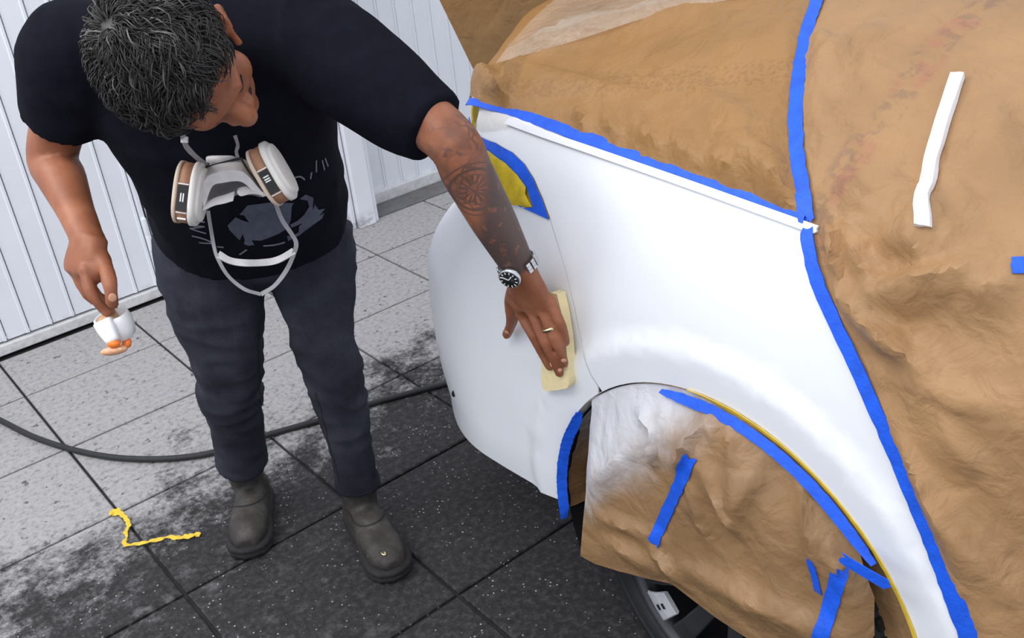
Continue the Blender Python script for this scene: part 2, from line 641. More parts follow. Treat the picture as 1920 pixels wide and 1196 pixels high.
def strip_profile(w, h, z0, d=.035):
    """one folded sheet strip: flat face with a raised seam rib on its right edge"""
    xs = [0.0005, .0015, w-.016, w-.013, w-.004, w-.0005]
    ys = [.010, .0, 0, -.005, -.005, .010]
    V = [(x, y, z0) for x, y in zip(xs, ys)]+[(x, y, z0+h) for x, y in zip(xs, ys)]
    n = len(xs)
    F = [(i, i+1, n+i+1, n+i) for i in range(n-1)]+[tuple(range(n))[::-1], tuple(range(n, 2*n)), (n-1, 0, n, 2*n-1)]
    return V, F


def strips(x0, x1, y, w, z0, h):
    n = max(1, round((x1-x0)/w)); w = (x1-x0)/n
    me = mesh_data('panel_strip', *strip_profile(w, h, z0), M['wall'], False)
    for k in range(n):
        o = bpy.data.objects.new('panel_strip', me); COL.objects.link(o)
        o.location = (x0+k*w, y, 0); adopt(o, wall); o.matrix_parent_inverse = Matrix.Identity(4)


strips(-1.0, 1.09, WALL_Y, .0836, .055, 2.9)
structure('door_edge', box((1.045+.052, WALL_Y-.004, 1.5), (.012, .05, 2.92)), M['wall'], parent=wall)
structure('door_frame', box((1.165, WALL_Y+.0, 1.5), (.105, .05, 3.0)), M['wall'], parent=wall)
strips(1.225, 1.96, WALL_Y, .0836, .055, 2.9)
structure('door_post', box((2.035, WALL_Y-.03, 1.5), (.085, .10, 3.0)), M['wall'], parent=wall, bevel=.004)
structure('door_post_flange', box((2.088, WALL_Y-.005, 1.5), (.018, .13, 3.0)), M['wall'], parent=wall, bevel=.003)
structure('door_post_flange', box((1.978, WALL_Y-.012, 1.5), (.018, .09, 3.0)), M['wall'], parent=wall, bevel=.003)
strips(2.10, 6.3, 3.885, .094, .05, 2.9)
structure('sill', box((.05, WALL_Y+.012, .026), (2.1, .055, .04)), M['sill'], parent=wall, bevel=.004)
structure('sill', box((1.58, WALL_Y+.012, .026), (.74, .055, .04)), M['sill'], parent=wall, bevel=.004)
structure('sill', box((4.2, 3.885, .028), (4.2, .05, .056)), M['sill'], parent=wall, bevel=.004)
th = structure('threshold', box((4.2, 3.79, -.004), (4.2, .14, .012)), M['concrete'], parent=floor)
# hinge on the door seam
hp = PY(277, 440, WALL_Y-.03)
for k, dz in enumerate((-.034, .034)):
    V, F = tube([(hp[0], hp[1], hp[2]+dz-.03), (hp[0], hp[1], hp[2]+dz+.03)], .011, 12)
    obj('hinge_barrel', V, F, M['wall'], wall)
V, F = tube([(1.106, WALL_Y-.024, .03), (1.106, WALL_Y-.024, 2.95)], .0035, 6); obj('door_seam', V, F, M['gap'], wall)


# ================================================================== SURFACES OF THE CAR
class Surf:
    """surface f(s,t)->xyz with a ray-cast grid that returns (s,t) for a line of sight"""
    def __init__(self, f, s0, s1, t0, t1, ns, nt):
        self.f = f
        S = np.linspace(s0, s1, ns); T = np.linspace(t0, t1, nt)
        self.V = [Vector(f(s, t)) for s in S for t in T]
        self.UV = [(s, t) for s in S for t in T]
        self.T = []
        for i in range(ns-1):
            for j in range(nt-1):
                a = i*nt+j; self.T += [(a, a+1, a+nt), (a+1, a+nt+1, a+nt)]
        self.bvh = BVHTree.FromPolygons(self.V, self.T)

    def hit(self, u, v):
        r = Vector(nrm(ray(u, v)))
        loc, n, idx, d = self.bvh.ray_cast(Vector(CAM), r)
        if loc is None: return None
        a, b, c = self.T[idx]
        A, B, C_ = self.V[a], self.V[b], self.V[c]
        v0, v1, v2 = B-A, C_-A, loc-A
        d00, d01, d11, d20, d21 = v0.dot(v0), v0.dot(v1), v1.dot(v1), v2.dot(v0), v2.dot(v1)
        den = d00*d11-d01*d01
        y = (d11*d20-d01*d21)/den; z = (d00*d21-d01*d20)/den; x = 1-y-z
        return np.array([x*self.UV[a][k]+y*self.UV[b][k]+z*self.UV[c][k] for k in (0, 1)])

    def path(self, pts):
        out = [self.hit(*p) for p in pts]
        return [p for p in out if p is not None]

    def normal(self, s, t, e=.002):
        a = np.array(self.f(s+e, t))-np.array(self.f(s-e, t)); b = np.array(self.f(s, t+e))-np.array(self.f(s, t-e))
        return nrm(np.cross(a, b))


def dense(P, step, closed=False):
    P = [np.asarray(p, float) for p in P]
    if closed: P = P+[P[0]]
    out = []
    for a, b in zip(P[:-1], P[1:]):
        n = max(1, int(np.linalg.norm(b-a)/step))
        out += [a+(b-a)*k/n for k in range(n)]
    if not closed: out.append(P[-1])
    return out


def inside(pts, poly):
    x, y = pts[:, 0], pts[:, 1]; c = np.zeros(len(pts), bool)
    px, py = poly[:, 0], poly[:, 1]; j = len(poly)-1
    for i in range(len(poly)):
        k = ((py[i] > y) != (py[j] > y)) & (x < (px[j]-px[i])*(y-py[i])/(py[j]-py[i]+1e-15)+px[i])
        c ^= k; j = i
    return c


def edge_dist(pts, poly):
    d = np.full(len(pts), 1e9)
    for k in range(0, len(poly)):
        q = poly[k]; d = np.minimum(d, np.hypot(pts[:, 0]-q[0], pts[:, 1]-q[1]))
    return d


def sheet(name, surf, outline, mat, parent=None, step=.02, off=0., disp=None, fade=.03, solid=.002, sign=1, jitter=.3, edge_jit=0.):
    """piece of a surface cut along an outline given in its (s,t) coordinates"""
    B = np.array(dense(outline, step, True))
    if edge_jit:
        B = B+rng.normal(0, edge_jit, B.shape)
    lo, hi = B.min(0), B.max(0)
    gx = np.arange(lo[0]+step*.5, hi[0], step); gy = np.arange(lo[1]+step*.5, hi[1], step)
    G = np.array([(a, b) for a in gx for b in gy])
    G += rng.uniform(-jitter, jitter, G.shape)*step
    G = G[inside(G, B)]
    ed = edge_dist(G, B); G = G[ed > step*.45]; ed = ed[ed > step*.45]
    P = np.vstack([B, G]); D = np.concatenate([np.zeros(len(B)), ed])
    n = len(B)
    r = delaunay_2d_cdt([Vector(p) for p in P], [(i, (i+1) % n) for i in range(n)], [list(range(n))], 1, 1e-6)
    V = []
    vs, fs, ov = r[0], r[2], r[3]
    for k, p in enumerate(vs):
        s, t = p[0], p[1]
        q = np.array(surf.f(s, t)); nn = surf.normal(s, t)*sign
        e = D[ov[k][0]] if ov[k] else 0.
        dd = off
        if disp: dd += disp(s, t, q)*float(smooth(0, fade, e)) if fade else disp(s, t, q)
        V.append(q+nn*dd)
    F = [tuple(f) for f in fs]
    # orient outwards
    if F:
        a, b, c = [np.array(V[i]) for i in F[len(F)//2][:3]]
        s, t = np.mean([np.array(vs[i]) for i in F[len(F)//2]], axis=0)
        if np.cross(b-a, c-a)@(surf.normal(s, t)*sign) < 0: F = [f[::-1] for f in F]
    return obj(name, V, F, mat, parent, True, solid=solid)


def ribbon(name, bvh, path, width, mat, parent=None, off=.002, solid=.0015, cols=4, step=.012, ends=.003, view=True, wig=.0):
    """band laid along a path of pixels on a surface (width in metres, scalar or per path point)"""
    C3, N3 = [], []
    dp = dense([np.array(p, float) for p in path], 6)
    wid = np.full(len(path), width) if np.isscalar(width) else np.array(width, float)
    cum = np.concatenate([[0], np.cumsum([math.dist(a, b) for a, b in zip(path[:-1], path[1:])])])
    for p in dp:
        loc, n, i, d = bvh.ray_cast(Vector(CAM), Vector(nrm(ray(*p))))
        if loc is None: continue
        if n.dot(Vector(CAM)-loc) < 0: n = -n
        C3.append(np.array(loc)); N3.append(np.array(n))
    C3 = np.array(C3); N3 = np.array(N3)
    L = np.concatenate([[0], np.cumsum(np.linalg.norm(np.diff(C3, axis=0), axis=1))])
    m = max(3, int(L[-1]/step)); q = np.linspace(0, L[-1], m)
    C = np.stack([np.interp(q, L, C3[:, k]) for k in range(3)], 1)
    N = np.stack([np.interp(q, L, N3[:, k]) for k in range(3)], 1)
    for _ in range(8):
        N[1:-1] = (N[:-2]+N[1:-1]*2+N[2:])/4; C[1:-1] = (C[:-2]+2*C[1:-1]+C[2:])/4
    W = np.interp(q/L[-1], cum/cum[-1], wid)
    T = np.gradient(C, axis=0)
    V = []
    for i in range(m):
        n = nrm(N[i]); t = nrm(T[i]-n*(T[i]@n)); a = np.cross(n, t)
        for k in range(cols+1):
            o = (k/cols-.5)*W[i]
            e = rng.normal(0, ends) if i in (0, m-1) else 0
            if wig and k in (0, cols): o += rng.normal(0, wig)
            Q = C[i]+a*o+t*e
            loc, nn, ii, dd = bvh.ray_cast(Vector(Q+n*.04), Vector(-n), .09)
            if loc is not None: Q = np.array(loc)
            V.append(Q+n*off)
    F = []
    for i in range(m-1):
        for k in range(cols):
            a = i*(cols+1)+k; F.append((a, a+1, a+cols+2, a+cols+1))
    A, B, Cc = np.array(V[0]), np.array(V[1]), np.array(V[cols+1])
    if np.cross(B-A, Cc-A)@N[0] < 0: F = [f[::-1] for f in F]
    return obj(name, V, F, mat, parent, True, solid=solid)


ARCH_Y, ARCH_Z, ARCH_R = .889, .356, .419


def herm(xs, ys):
    xs = np.array(xs, float); ys = np.array(ys, float)
    d = np.gradient(ys, xs)

    def f(x):
        x = min(max(x, xs[0]), xs[-1]); i = min(max(int(np.searchsorted(xs, x))-1, 0), len(xs)-2)
        h = xs[i+1]-xs[i]; u = (x-xs[i])/h
        return ((1+2*u)*(1-u)**2*ys[i]+u*(1-u)**2*h*d[i]+u*u*(3-2*u)*ys[i+1]+u*u*(u-1)*h*d[i+1])
    return f


side_x = herm([.18, .28, .36, .45, .60, .75, .90, 1.0, 1.06, 1.12, 1.2], [1.13, 1.085, 1.074, 1.072, 1.070, 1.071, 1.083, 1.104, 1.124, 1.156, 1.215])
rear_y = herm([.18, .30, .36, .44, .52, .60, .68, .735, .775, .81, .845, .89, .95, 1.05, 1.12, 1.2], [2.0, 2.033, 2.026, 2.044, 2.05, 2.05, 2.04, 2.025, 1.998, 1.963, 1.922, 1.885, 1.868, 1.872, 1.90, 1.90])
RXC, RHO = .50, .46


def body_f(t, z):
    """t runs along the flank (t = y), round the rear corner and across the tail"""
    x0 = side_x(z); yr = rear_y(z); y0 = yr-.46
    if t <= y0:
        x, y = x0, t
    elif t <= y0+RHO*math.pi/2:
        a = (t-y0)/RHO; x = x0+RXC*(1-math.cos(a)); y = y0+.46*math.sin(a)
    else:
        x = x0+RXC+(t-y0-RHO*math.pi/2); y = yr
    if t <= y0+.3:
        r = math.hypot(t-ARCH_Y, z-ARCH_Z)
        x -= .012*min(1., max(0., (r-.419)/.071))*float(1-smooth(.490, .512, r))
    return (x, y, z)


BODY = Surf(body_f, .1, 3.0, .2, 1.2, 150, 60)


def pf(y, v):
    """draped upper shape: v<0 down the door side, v>0 over the glasshouse and roof"""
    zb = 1.115
    if v < 0:
        z = zb+v*.95
        x = side_x(max(z, .2)); q = 0.
        # the sheet hangs back under the door, away from its taped edge
        x += .42*max(0., .95-z)*float(smooth(0, .30, .44+.5*(z-.57)-y))
    else:
        q = v; x = side_x(zb)+v; z = zb
    A = .285-.115*float(smooth(1.0, 1.75, y))
    z += A*(1-math.exp(-q/.30))*1.03
    yr = 1.60+.15*min(1., q/.35)
    if y > yr:
        e = y-yr; z -= 5.0*e*e+e*.25
        x += 1.2*e*e*(1 if q < .1 else 0)
    # rear corner rounding of the lower edge
    if v < .25: x += .35*max(0., y-1.44)**2*(1-v/.25 if v > 0 else 1)
    return (x, y, z)


UPPER = Surf(pf, -.75, 1.86, -.95, 1.0, 150, 110)

# ================================================================== THE CAR
car = thing('car', 'white car with rear quarter panel primed and the rest masked in brown paper', 'car', (1.95, .6, 0))


def arc_dom(a0, a1, r=ARCH_R, n=40):
    return [np.array((ARCH_Y+r*math.cos(math.radians(a)), ARCH_Z+r*math.sin(math.radians(a)))) for a in np.linspace(a0, a1, n)]


GAP = [(1033, 412), (1046, 455), (1063, 512), (1078, 575), (1091, 640), (1099, 678), (1109, 703), (1124, 727)]
DOORL = [(1517, 418), (1524, 480), (1548, 550), (1600, 662), (1690, 862), (1752, 1015), (1816, 1196)]
BELT = [(1517, 416), (1400, 372), (1250, 318), (1100, 264), (1000, 228), (945, 210), (900, 200), (874, 196)]
TAILTOP = [(878, 216), (892, 250), (930, 268), (962, 286), (985, 308), (1002, 335), (1018, 372), (1033, 412)]
gap_d = BODY.path(GAP)
ga = gap_d[-1]
ang_gap = math.degrees(math.atan2(ga[1]-ARCH_Z, ga[0]-ARCH_Y))
door_d = BODY.path(DOORL)
quarter = BODY.path(TAILTOP)[:-1]+gap_d[:-1]+arc_dom(ang_gap, 200, ARCH_R)+[np.array((.42, .21))]+door_d[::-1]+BODY.path(BELT)
o = sheet('quarter_panel', BODY, quarter, M['white_paint'], car, step=.018, solid=.004, sign=-1, off=0)
o['label'] = 'white primed rear quarter panel above the wheel arch'
# bumper: gap line, wheel arch, lower edge, then round the tail
gap_b = [p+np.array((.0050, 0)) for p in gap_d]
bot = [np.array((ARCH_Y+ARCH_R*math.cos(math.radians(-4)), .322))]
bump = gap_b[:-1]+[gap_b[-1]+np.array((0, .002))]+arc_dom(ang_gap-.7, -4, ARCH_R)[1:]
bump += [np.array((1.5, .312)), np.array((1.75, .302)), np.array((2.1, .305)), np.array((3.4, .31)), np.array((3.4, .96)), np.array((2.2, .955)), np.array((1.9, .955)), np.array((1.6, .97)), np.array((1.4, .985))]
o = sheet('rear_bumper', BODY, bump, M['white_paint'], car, step=.02, solid=.004, sign=-1, off=-.0005)
o['label'] = 'white rear bumper wrapping round the corner'
# dark seam showing between bumper and quarter panel
o = sheet('panel_gap', BODY, [p+np.array((-.004, 0)) for p in gap_d]+[p+np.array((.010, 0)) for p in gap_d[::-1]], M['gap'], car, step=.01, solid=0, sign=-1, off=-.009)
# tail lamp body under its masking
tl = BODY.path(TAILTOP)+[np.array((1.4, .985)), np.array((1.6, .97)), np.array((1.8, .96)), np.array((1.95, 1.0)), np.array((1.8, 1.09))]
tail_dom = tl
sheet('tail_light', BODY, tl, M['yellow_paper'], car, step=.02, solid=.003, sign=-1, off=-.003)
# small dark reflector on the bumper edge
p = BODY.hit(851, 738)
if p is not None:
    q = np.array(body_f(*p)); V, F = ellip(q, (.006, .004, .009)); obj('reflector', V, F, M['black'], car)
# wheel housing and underside
V, F = [], []
ns = 40
for i, (x, r) in enumerate(((1.085, .412), (1.42, .405))):
    for a in np.linspace(-40, 220, ns):
        V.append((x, ARCH_Y+r*math.cos(math.radians(a)), max(.2, ARCH_Z+r*math.sin(math.radians(a)))))
F = [(k, k+1, ns+k+1, ns+k) for k in range(ns-1)]+[tuple(range(ns, 2*ns))]
obj('wheel_housing', V, F, M['black'], car)
obj('underbody', *join([box((2.1, .95, .36), (1.3, 1.7, .18)), box((2.0, -.15, .3), (1.7, .9, .16))]), M['black'], car, False)
# ---- wheel
wheel_c = np.array((1.085, .885, .338))
WR = .338


def lathe_y(prof, n=64, cx=0.):
    """profile of (x offset inward, radius) spun round the axle"""
    V, F = [], []
    for x, r in prof:
        for k in range(n):
            a = 2*math.pi*k/n
            V.append((wheel_c[0]+x, wheel_c[1]+r*math.cos(a), wheel_c[2]+r*math.sin(a)))
    for i in range(len(prof)-1):
        for k in range(n): F.append((i*n+k, i*n+(k+1) % n, (i+1)*n+(k+1) % n, (i+1)*n+k))
    return V, F


o = obj('tire', *lathe_y([(.06, .262), (.012, .264), (.004, .275), (.0, .292), (.001, .294), (-.003, .296), (-.003, .300), (.002, .303), (.004, .318), (.012, .329), (.028, .336), (.05, WR), (.20, WR), (.222, .329), (.235, .30), (.228, .265)], 96), M['tire'], car)
tire = o
# tread blocks: grooves cut round the shoulder shown as raised lugs
lug = []
for k in range(60):
    a = 2*math.pi*k/60
    c = wheel_c+np.array((.022, .333*math.cos(a), .333*math.sin(a)))
    lug.append(box(c, (.022, .008, .022), [(1, 0, 0), (0, math.cos(a), math.sin(a)), (0, -math.sin(a), math.cos(a))]))
obj('tread_lugs', *join(lug), M['tire'], tire, False)['kind'] = 'stuff'
rim = obj('rim', *lathe_y([(.20, .25), (.10, .246), (.03, .252), (.012, .262), (.006, .263), (.004, .257), (.012, .250), (.045, .243), (.10, .236), (.20, .235)], 96), M['rim_dark'], car)
obj('hub', *lathe_y([(.02, .001), (.02, .03), (.024, .05), (.035, .068), (.06, .072), (.12, .07)], 48), M['rim_dark'], rim)
obj('brake_disc', *lathe_y([(.15, .06), (.15, .17), (.165, .17)], 48), M['black'], rim)
for k in range(10):
    a = 2*math.pi*(k+.33)/10
    er = np.array((0, math.cos(a), math.sin(a))); et = np.array((0, -math.sin(a), math.cos(a))); ex = np.array((1., 0, 0))
    rings = []
    for r, x, w, d in ((.05, .036, .020, .03), (.12, .024, .019, .026), (.19, .016, .022, .022), (.232, .018, .027, .02), (.250, .022, .030, .016)):
        rings.append((wheel_c+er*r+ex*(x+d/2), et, ex, w/1.0, d/2))
    obj('spoke', *loft(rings, 12, 5.0), M['rim_dark'], rim, False)
    # bright machined plate on every outer pocket
    ac = a+math.pi/10
    er = np.array((0, math.cos(ac), math.sin(ac))); et = np.array((0, -math.sin(ac), math.cos(ac)))
    pl = obj('spoke_plate', *loft([(wheel_c+er*r+ex*x, et, ex, w, .006) for r, x, w in ((.186, .016, .026), (.215, .013, .030), (.232, .015, .033), (.246, .019, .036))], 8, 6.0), M['rim_bright'], rim, False, bevel=.001)
    for dz in (-.008, .008):
        obj('plate_mark', *box(wheel_c+er*(.215+dz)+ex*.006, (.002, .005, .012), [ex, er, et]), M['label_black'], rim, False)

# ================================================================== MASKING PAPER, FILM AND TAPE
def folds(surf, lines):
    """crease segments given as pixel pairs with height and half-width -> function of (s,t)"""
    S = []
    for p0, p1, amp, w in lines:
        a, b = surf.hit(*p0), surf.hit(*p1)
        if a is None or b is None: continue
        S.append((a, b, amp*1.9, w*.8))

    def f(s, t):
        d = 0.; p = np.array((s, t))
        for a, b, amp, w in S:
            ab = b-a; k = ((p-a)@ab)/(ab@ab); kk = min(1, max(0, k))
            q = p-(a+ab*kk); dist = math.hypot(q[0], q[1])
            if dist < 2.5*w:
                sd = (ab[0]*(p[1]-a[1])-ab[1]*(p[0]-a[0]))/math.hypot(ab[0], ab[1])
                e = math.exp(-(dist/w)**2)
                tap = math.sin(math.pi*min(1, max(0, .12+.76*k))) if 0 <= k <= 1 else .35
                # asymmetric: sharp on one side, soft on the other
                d += amp*tap*(e if sd > 0 else math.exp(-(dist/(w*.35))**2))
        return d
    return f


def crumple(s, t, q, sc=6., amp=.006):
    # crumpled facets: sharp ridges along warped cell borders, flat hollows between
    wx = .10*noise.noise(Vector((s*4, t*4, 1.7))); wy = .10*noise.noise(Vector((s*4, t*4, 9.3)))
    a = noise.voronoi(Vector(((s+wx)*sc*.8, (t+wy)*sc*.8, 3.1)))[0][0]
    b = noise.voronoi(Vector(((s-wy)*sc*2.0+5, (t+wx)*sc*1.6, 8.2)))[0][0]
    m = .5+.5*noise.noise(Vector((s*3, t*3, 5)))
    return amp*(1.9*a*a*(.4+m)+.8*b*b*m+1.1*noise.noise(Vector((s*2.2, t*2.2, 0))))


CLINE = [(1541, -5), (1516, 60), (1502, 130), (1494, 215), (1500, 310), (1513, 380), (1517, 416)]
belt_u = UPPER.path([(864, 192), (900, 199), (945, 209), (1000, 227), (1100, 262), (1250, 316), (1400, 370), (1517, 414)])
cl_u = UPPER.path(CLINE)
c_top = cl_u[0]
trunk_out = belt_u+cl_u[::-1][1:]+[np.array((c_top[0]+.085, .9)), np.array((1.84, .9)), np.array((1.84, .35)), np.array((1.80, .18)), np.array((1.70, .06))]
fold_t = folds(UPPER, [((905, 145), (965, 205), .014, .03), ((985, 135), (955, 205), .018, .03), ((1000, 112), (1150, 62), .016, .05), ((1150, 62), (1400, 8), .014, .05),
                       ((985, 135), (1240, 200), .008, .04), ((1090, 205), (1110, 255), .010, .02), ((1190, 215), (1260, 310), .012, .03), ((1140, 215), (1180, 285), .010, .025), ((1290, 170), (1480, 290), .010, .06),
                       ((1380, 260), (1500, 350), .014, .045), ((1260, 230), (1330, 330), .009, .03), ((1460, 330), (1510, 395), .012, .025), ((1350, 300), (1400, 355), .008, .02)])
trunk_paper = sheet('masking_paper', UPPER, trunk_out, M['paper_trunk'], None, step=.0095, off=.004, sign=-1, fade=.025, solid=.0008,
                    disp=lambda s, t, q: crumple(s, t, q, 5, .008)+fold_t(s, t))
tag(trunk_paper, 'brown masking paper over the trunk and rear pillar, above the long blue tape edge', 'masking paper', 'masking paper sheets on the car')

dl = UPPER.path([(1519, 430), (1526, 490), (1550, 555), (1602, 664), (1692, 862), (1754, 1015), (1818, 1196)])
door_out = cl_u+dl+[np.array((.40, -.93)), np.array((-.72, -.93)), np.array((-.72, .9)), np.array((c_top[0]+.11, .9))]
fold_d = folds(UPPER, [((1615, 548), (1900, 496), .022, .045), ((1590, 545), (1730, 665), .016, .04), ((1660, 600), (1775, 690), .012, .03), ((1600, 430), (1650, 525), .014, .03), ((1650, 470), (1720, 430), .010, .03),
                       ((1560, 400), (1590, 540), .012, .02), ((1715, 430), (1770, 500), .012, .03), ((1740, 380), (1820, 490), .014, .04), ((1570, 330), (1660, 410), .012, .03),
                       ((1640, 330), (1760, 440), .010, .05), ((1510, 60), (1600, 150), .010, .05), ((1530, 150), (1660, 60), .010, .05), ((1520, 190), (1600, 280), .008, .04),
                       ((1640, 760), (1920, 1120), .016, .06), ((1560, 590), (1650, 780), .010, .03), ((1780, 780), (1860, 880), .010, .05), ((1690, 700), (1900, 760), .008, .06), ((1840, 560), (1920, 520), .010, .04),
                       ((1700, 880), (1800, 1100), .010, .03), ((1780, 330), (1850, 480), .009, .05), ((1850, 180), (1915, 420), .010, .07)])
door_paper = sheet('masking_paper', UPPER, door_out, M['paper_door'], None, step=.0095, off=.005, sign=-1, fade=.03, solid=.0008,
                   disp=lambda s, t, q: crumple(s, t, q, 4, .009)+fold_d(s, t))
tag(door_paper, 'brown masking paper covering the rear door, with a white foam strip stuck on it', 'masking paper', 'masking paper sheets on the car')


# wheel sheet
def wf(y, z):
    r = math.hypot(y-ARCH_Y, z-ARCH_Z)
    x = 1.035+.040*float(smooth(.30, .41, r))*float(smooth(.30, .42, z))
    x -= .022*float(smooth(1.0, 1.3, y))*float(smooth(.50, .20, z))
    # tucked in behind the front edge of the arch
    x += .055*float(smooth(.62, .50, y))
    return (x, y, z)


WH = Surf(wf, .3, 1.45, -.05, .85, 80, 70)
wo = WH.path([(1109, 747), (1106, 800), (1103, 850), (1099, 920), (1093, 980), (1088, 1042), (1115, 1057), (1160, 1071), (1210, 1084), (1256, 1094), (1268, 1101), (1300, 1126), (1345, 1160), (1400, 1196)])
wo += [np.array((.76, .16)), np.array((.64, .17))]+[WH.hit(1640, 1190), WH.hit(1640, 1120), WH.hit(1612, 1035), WH.hit(1572, 960)]+arc_dom(146, 53, .415)
fold_w = folds(WH, [((1235, 815), (1233, 870), .012, .012), ((1235, 815), (1200, 770), .008, .02), ((1330, 800), (1280, 870), .012, .02), ((1255, 760), (1250, 800), .010, .015), ((1345, 770), (1350, 830), .010, .02), ((1380, 800), (1385, 870), .010, .02),
                    ((1110, 900), (1180, 840), .008, .03), ((1130, 960), (1240, 1000), .010, .03), ((1330, 870), (1400, 1000), .010, .03), ((1300, 900), (1330, 1010), .008, .02),
                    ((1280, 1050), (1560, 1180), .012, .05), ((1220, 1010), (1290, 1080), .010, .03), ((1505, 890), (1530, 1050), .012, .02), ((1440, 860), (1380, 990), .010, .04), ((1530, 960), (1640, 1130), .012, .03), ((1150, 1010), (1230, 1050), .008, .03)])
wheel_paper = sheet('masking_paper', WH, wo, M['paper_wheel'], None, step=.0105, off=.0, sign=-1, fade=.035, solid=.0008,
                    disp=lambda s, t, q: crumple(s, t, q, 8, .010)+fold_w(s, t))
tag(wheel_paper, 'brown masking paper hanging over the rear wheel, dusted white at its rear corner', 'masking paper', 'masking paper sheets on the car')

# paper lining the lip of the wheel arch
V, F = [], []
nl = 70
cols = [(1.070, .4188), (1.10, .410), (1.13, .396), (1.17, .388), (1.22, .384)]
for i, a in enumerate(np.linspace(-6, 205, nl)):
    for j, (x, r) in enumerate(cols):
        n_ = noise.noise(Vector((a*.09, j*1.7, 4)))*.010*min(1, j)
        V.append((x+n_, ARCH_Y+(r+n_)*math.cos(math.radians(a)), ARCH_Z+(r+n_)*math.sin(math.radians(a))))
nc = len(cols)
for i in range(nl-1):
    for j in range(nc-1):
        F.append((i*nc+j, i*nc+j+1, (i+1)*nc+j+1, (i+1)*nc+j))
tag(obj('masking_paper', V, F, M['paper_liner'], None, True, solid=.001), 'narrow brown paper lining the inside lip of the wheel arch', 'masking paper', 'masking paper sheets on the car')

# deeper paper behind the front edge of the arch
BK = Surf(lambda y, z: (1.105, y, z), .3, 1.0, .0, .8, 20, 20)
tag(sheet('masking_paper', BK, [np.array(p) for p in ((.43, .12), (.74, .12), (.72, .45), (.70, .68), (.60, .66), (.52, .56), (.47, .40))], M['paper_wheel'], None, step=.012, sign=-1, fade=.01, solid=.0008, disp=lambda s, t, q: crumple(s, t, q, 9, .008)), 'shaded brown paper tucked behind the front edge of the wheel arch', 'masking paper', 'masking paper sheets on the car')

# sheet standing behind the trunk
V, F = [], []
nu, nv = 26, 22
for i in range(nu):
    for j in range(nv):
        a, b = i/(nu-1), j/(nv-1)
        z = .98+b*.95
        x = 1.44-.36*(z-1.13)+a*1.25
        y = 1.965+.05*math.sin(a*4+b*2)+.05*a+.03*noise.noise(Vector((a*3, b*3, 1)))
        V.append((x, y, z))
for i in range(nu-1):
    for j in range(nv-1):
        F.append((i*nv+j, i*nv+j+1, (i+1)*nv+j+1, (i+1)*nv+j))
tag(obj('masking_paper', V, F, M['paper_dark'], None, True, solid=.002), 'darker brown paper sheet standing behind the wrapped trunk, beside the white wall', 'masking paper', 'masking paper sheets on the car')

# clear film over the upper trunk paper and over the rear tip of the panel
f1 = UPPER.path([(885, 148), (905, 112), (935, 75), (960, 52), (1005, 16), (1060, 8), (1150, 6), (1280, 6), (1400, -6), (1500, -20), (1490, 5), (1400, 20), (1300, 38), (1200, 62), (1150, 78), (1080, 100), (1000, 122), (940, 138)])
film = sheet('plastic_film', UPPER, f1, M['film'], None, step=.018, off=.026, sign=-1, fade=.02, solid=0,
             disp=lambda s, t, q: crumple(s, t, q, 9, .008)+fold_t(s, t))
tag(film, 'crinkled clear plastic film lying over the trunk masking paper', 'plastic film')
f2 = BODY.path([(880, 204), (905, 206), (950, 214), (985, 230), (960, 240), (930, 246), (905, 248), (892, 238)])
film2 = sheet('plastic_film', BODY, f2, M['film'], None, step=.012, off=.004, sign=-1, fade=.01, solid=0, disp=lambda s, t, q: crumple(s, t, q, 14, .004))
tag(film2, 'small shiny clear film at the rear tip of the white panel', 'plastic film')

BV_BODY = BODY.bvh
BV_UP = UPPER.bvh
bv_wheel = bvh_of(wheel_paper.data)
bv_door = bvh_of(door_paper.data)


def tape(bv, path, w, label, mat='blue_tape', off=.007, name='masking_tape', **kw):
    o = ribbon(name, bv, path, w, M[mat], None, off=off, **kw)
    return tag(o, label, 'tape', 'blue masking tape strips' if mat == 'blue_tape' else None)


tape(BV_UP, [(862, 190), (900, 198), (945, 208), (1000, 225), (1100, 261), (1250, 315), (1400, 368), (1522, 411)], [.017, .017, .018, .020, .023, .024, .024, .024], 'long blue masking tape along the top edge of the white panel', wig=.0004)
tape(BV_UP, [(1545, -20), (1516, 60), (1503, 130), (1494, 215), (1499, 310), (1514, 385), (1518, 416)], [.022]*5+[.024, .025], 'blue masking tape rising from the panel corner to the top of the frame', off=.011, wig=.0006)
tape(BV_UP, [(1519, 432), (1525, 490), (1551, 558), (1603, 664), (1692, 862), (1756, 1015), (1824, 1196), (1860, 1290)], [.020, .021, .022, .022, .025, .028, .030, .031], 'long blue masking tape along the rear door edge, right of the wheel arch', off=.011, wig=.0006)


def arch_tape(name, a0, a1, r0, r1, x0, x1, mat, label, jit=.001, n=60, taper=True):
    V, F = [], []
    for i, a in enumerate(np.linspace(a0, a1, n)):
        u = i/(n-1); w = min(1, u*9, (1-u)*9)**.5 if taper else 1
        for k in range(4):
            q = k/3; r = r0+(r1-r0)*q*max(.25, w)+random.uniform(-jit, jit); x = x0+(x1-x0)*q
            V.append((x, ARCH_Y+r*math.cos(math.radians(a)), ARCH_Z+r*math.sin(math.radians(a))))
    for i in range(n-1):
        for k in range(3): F.append((i*4+k, i*4+k+1, (i+1)*4+k+1, (i+1)*4+k))
    o = obj(name, V, F, M[mat], None, True, solid=.0015)
    return tag(o, label, 'tape', 'blue masking tape strips' if mat == 'blue_tape' else None)


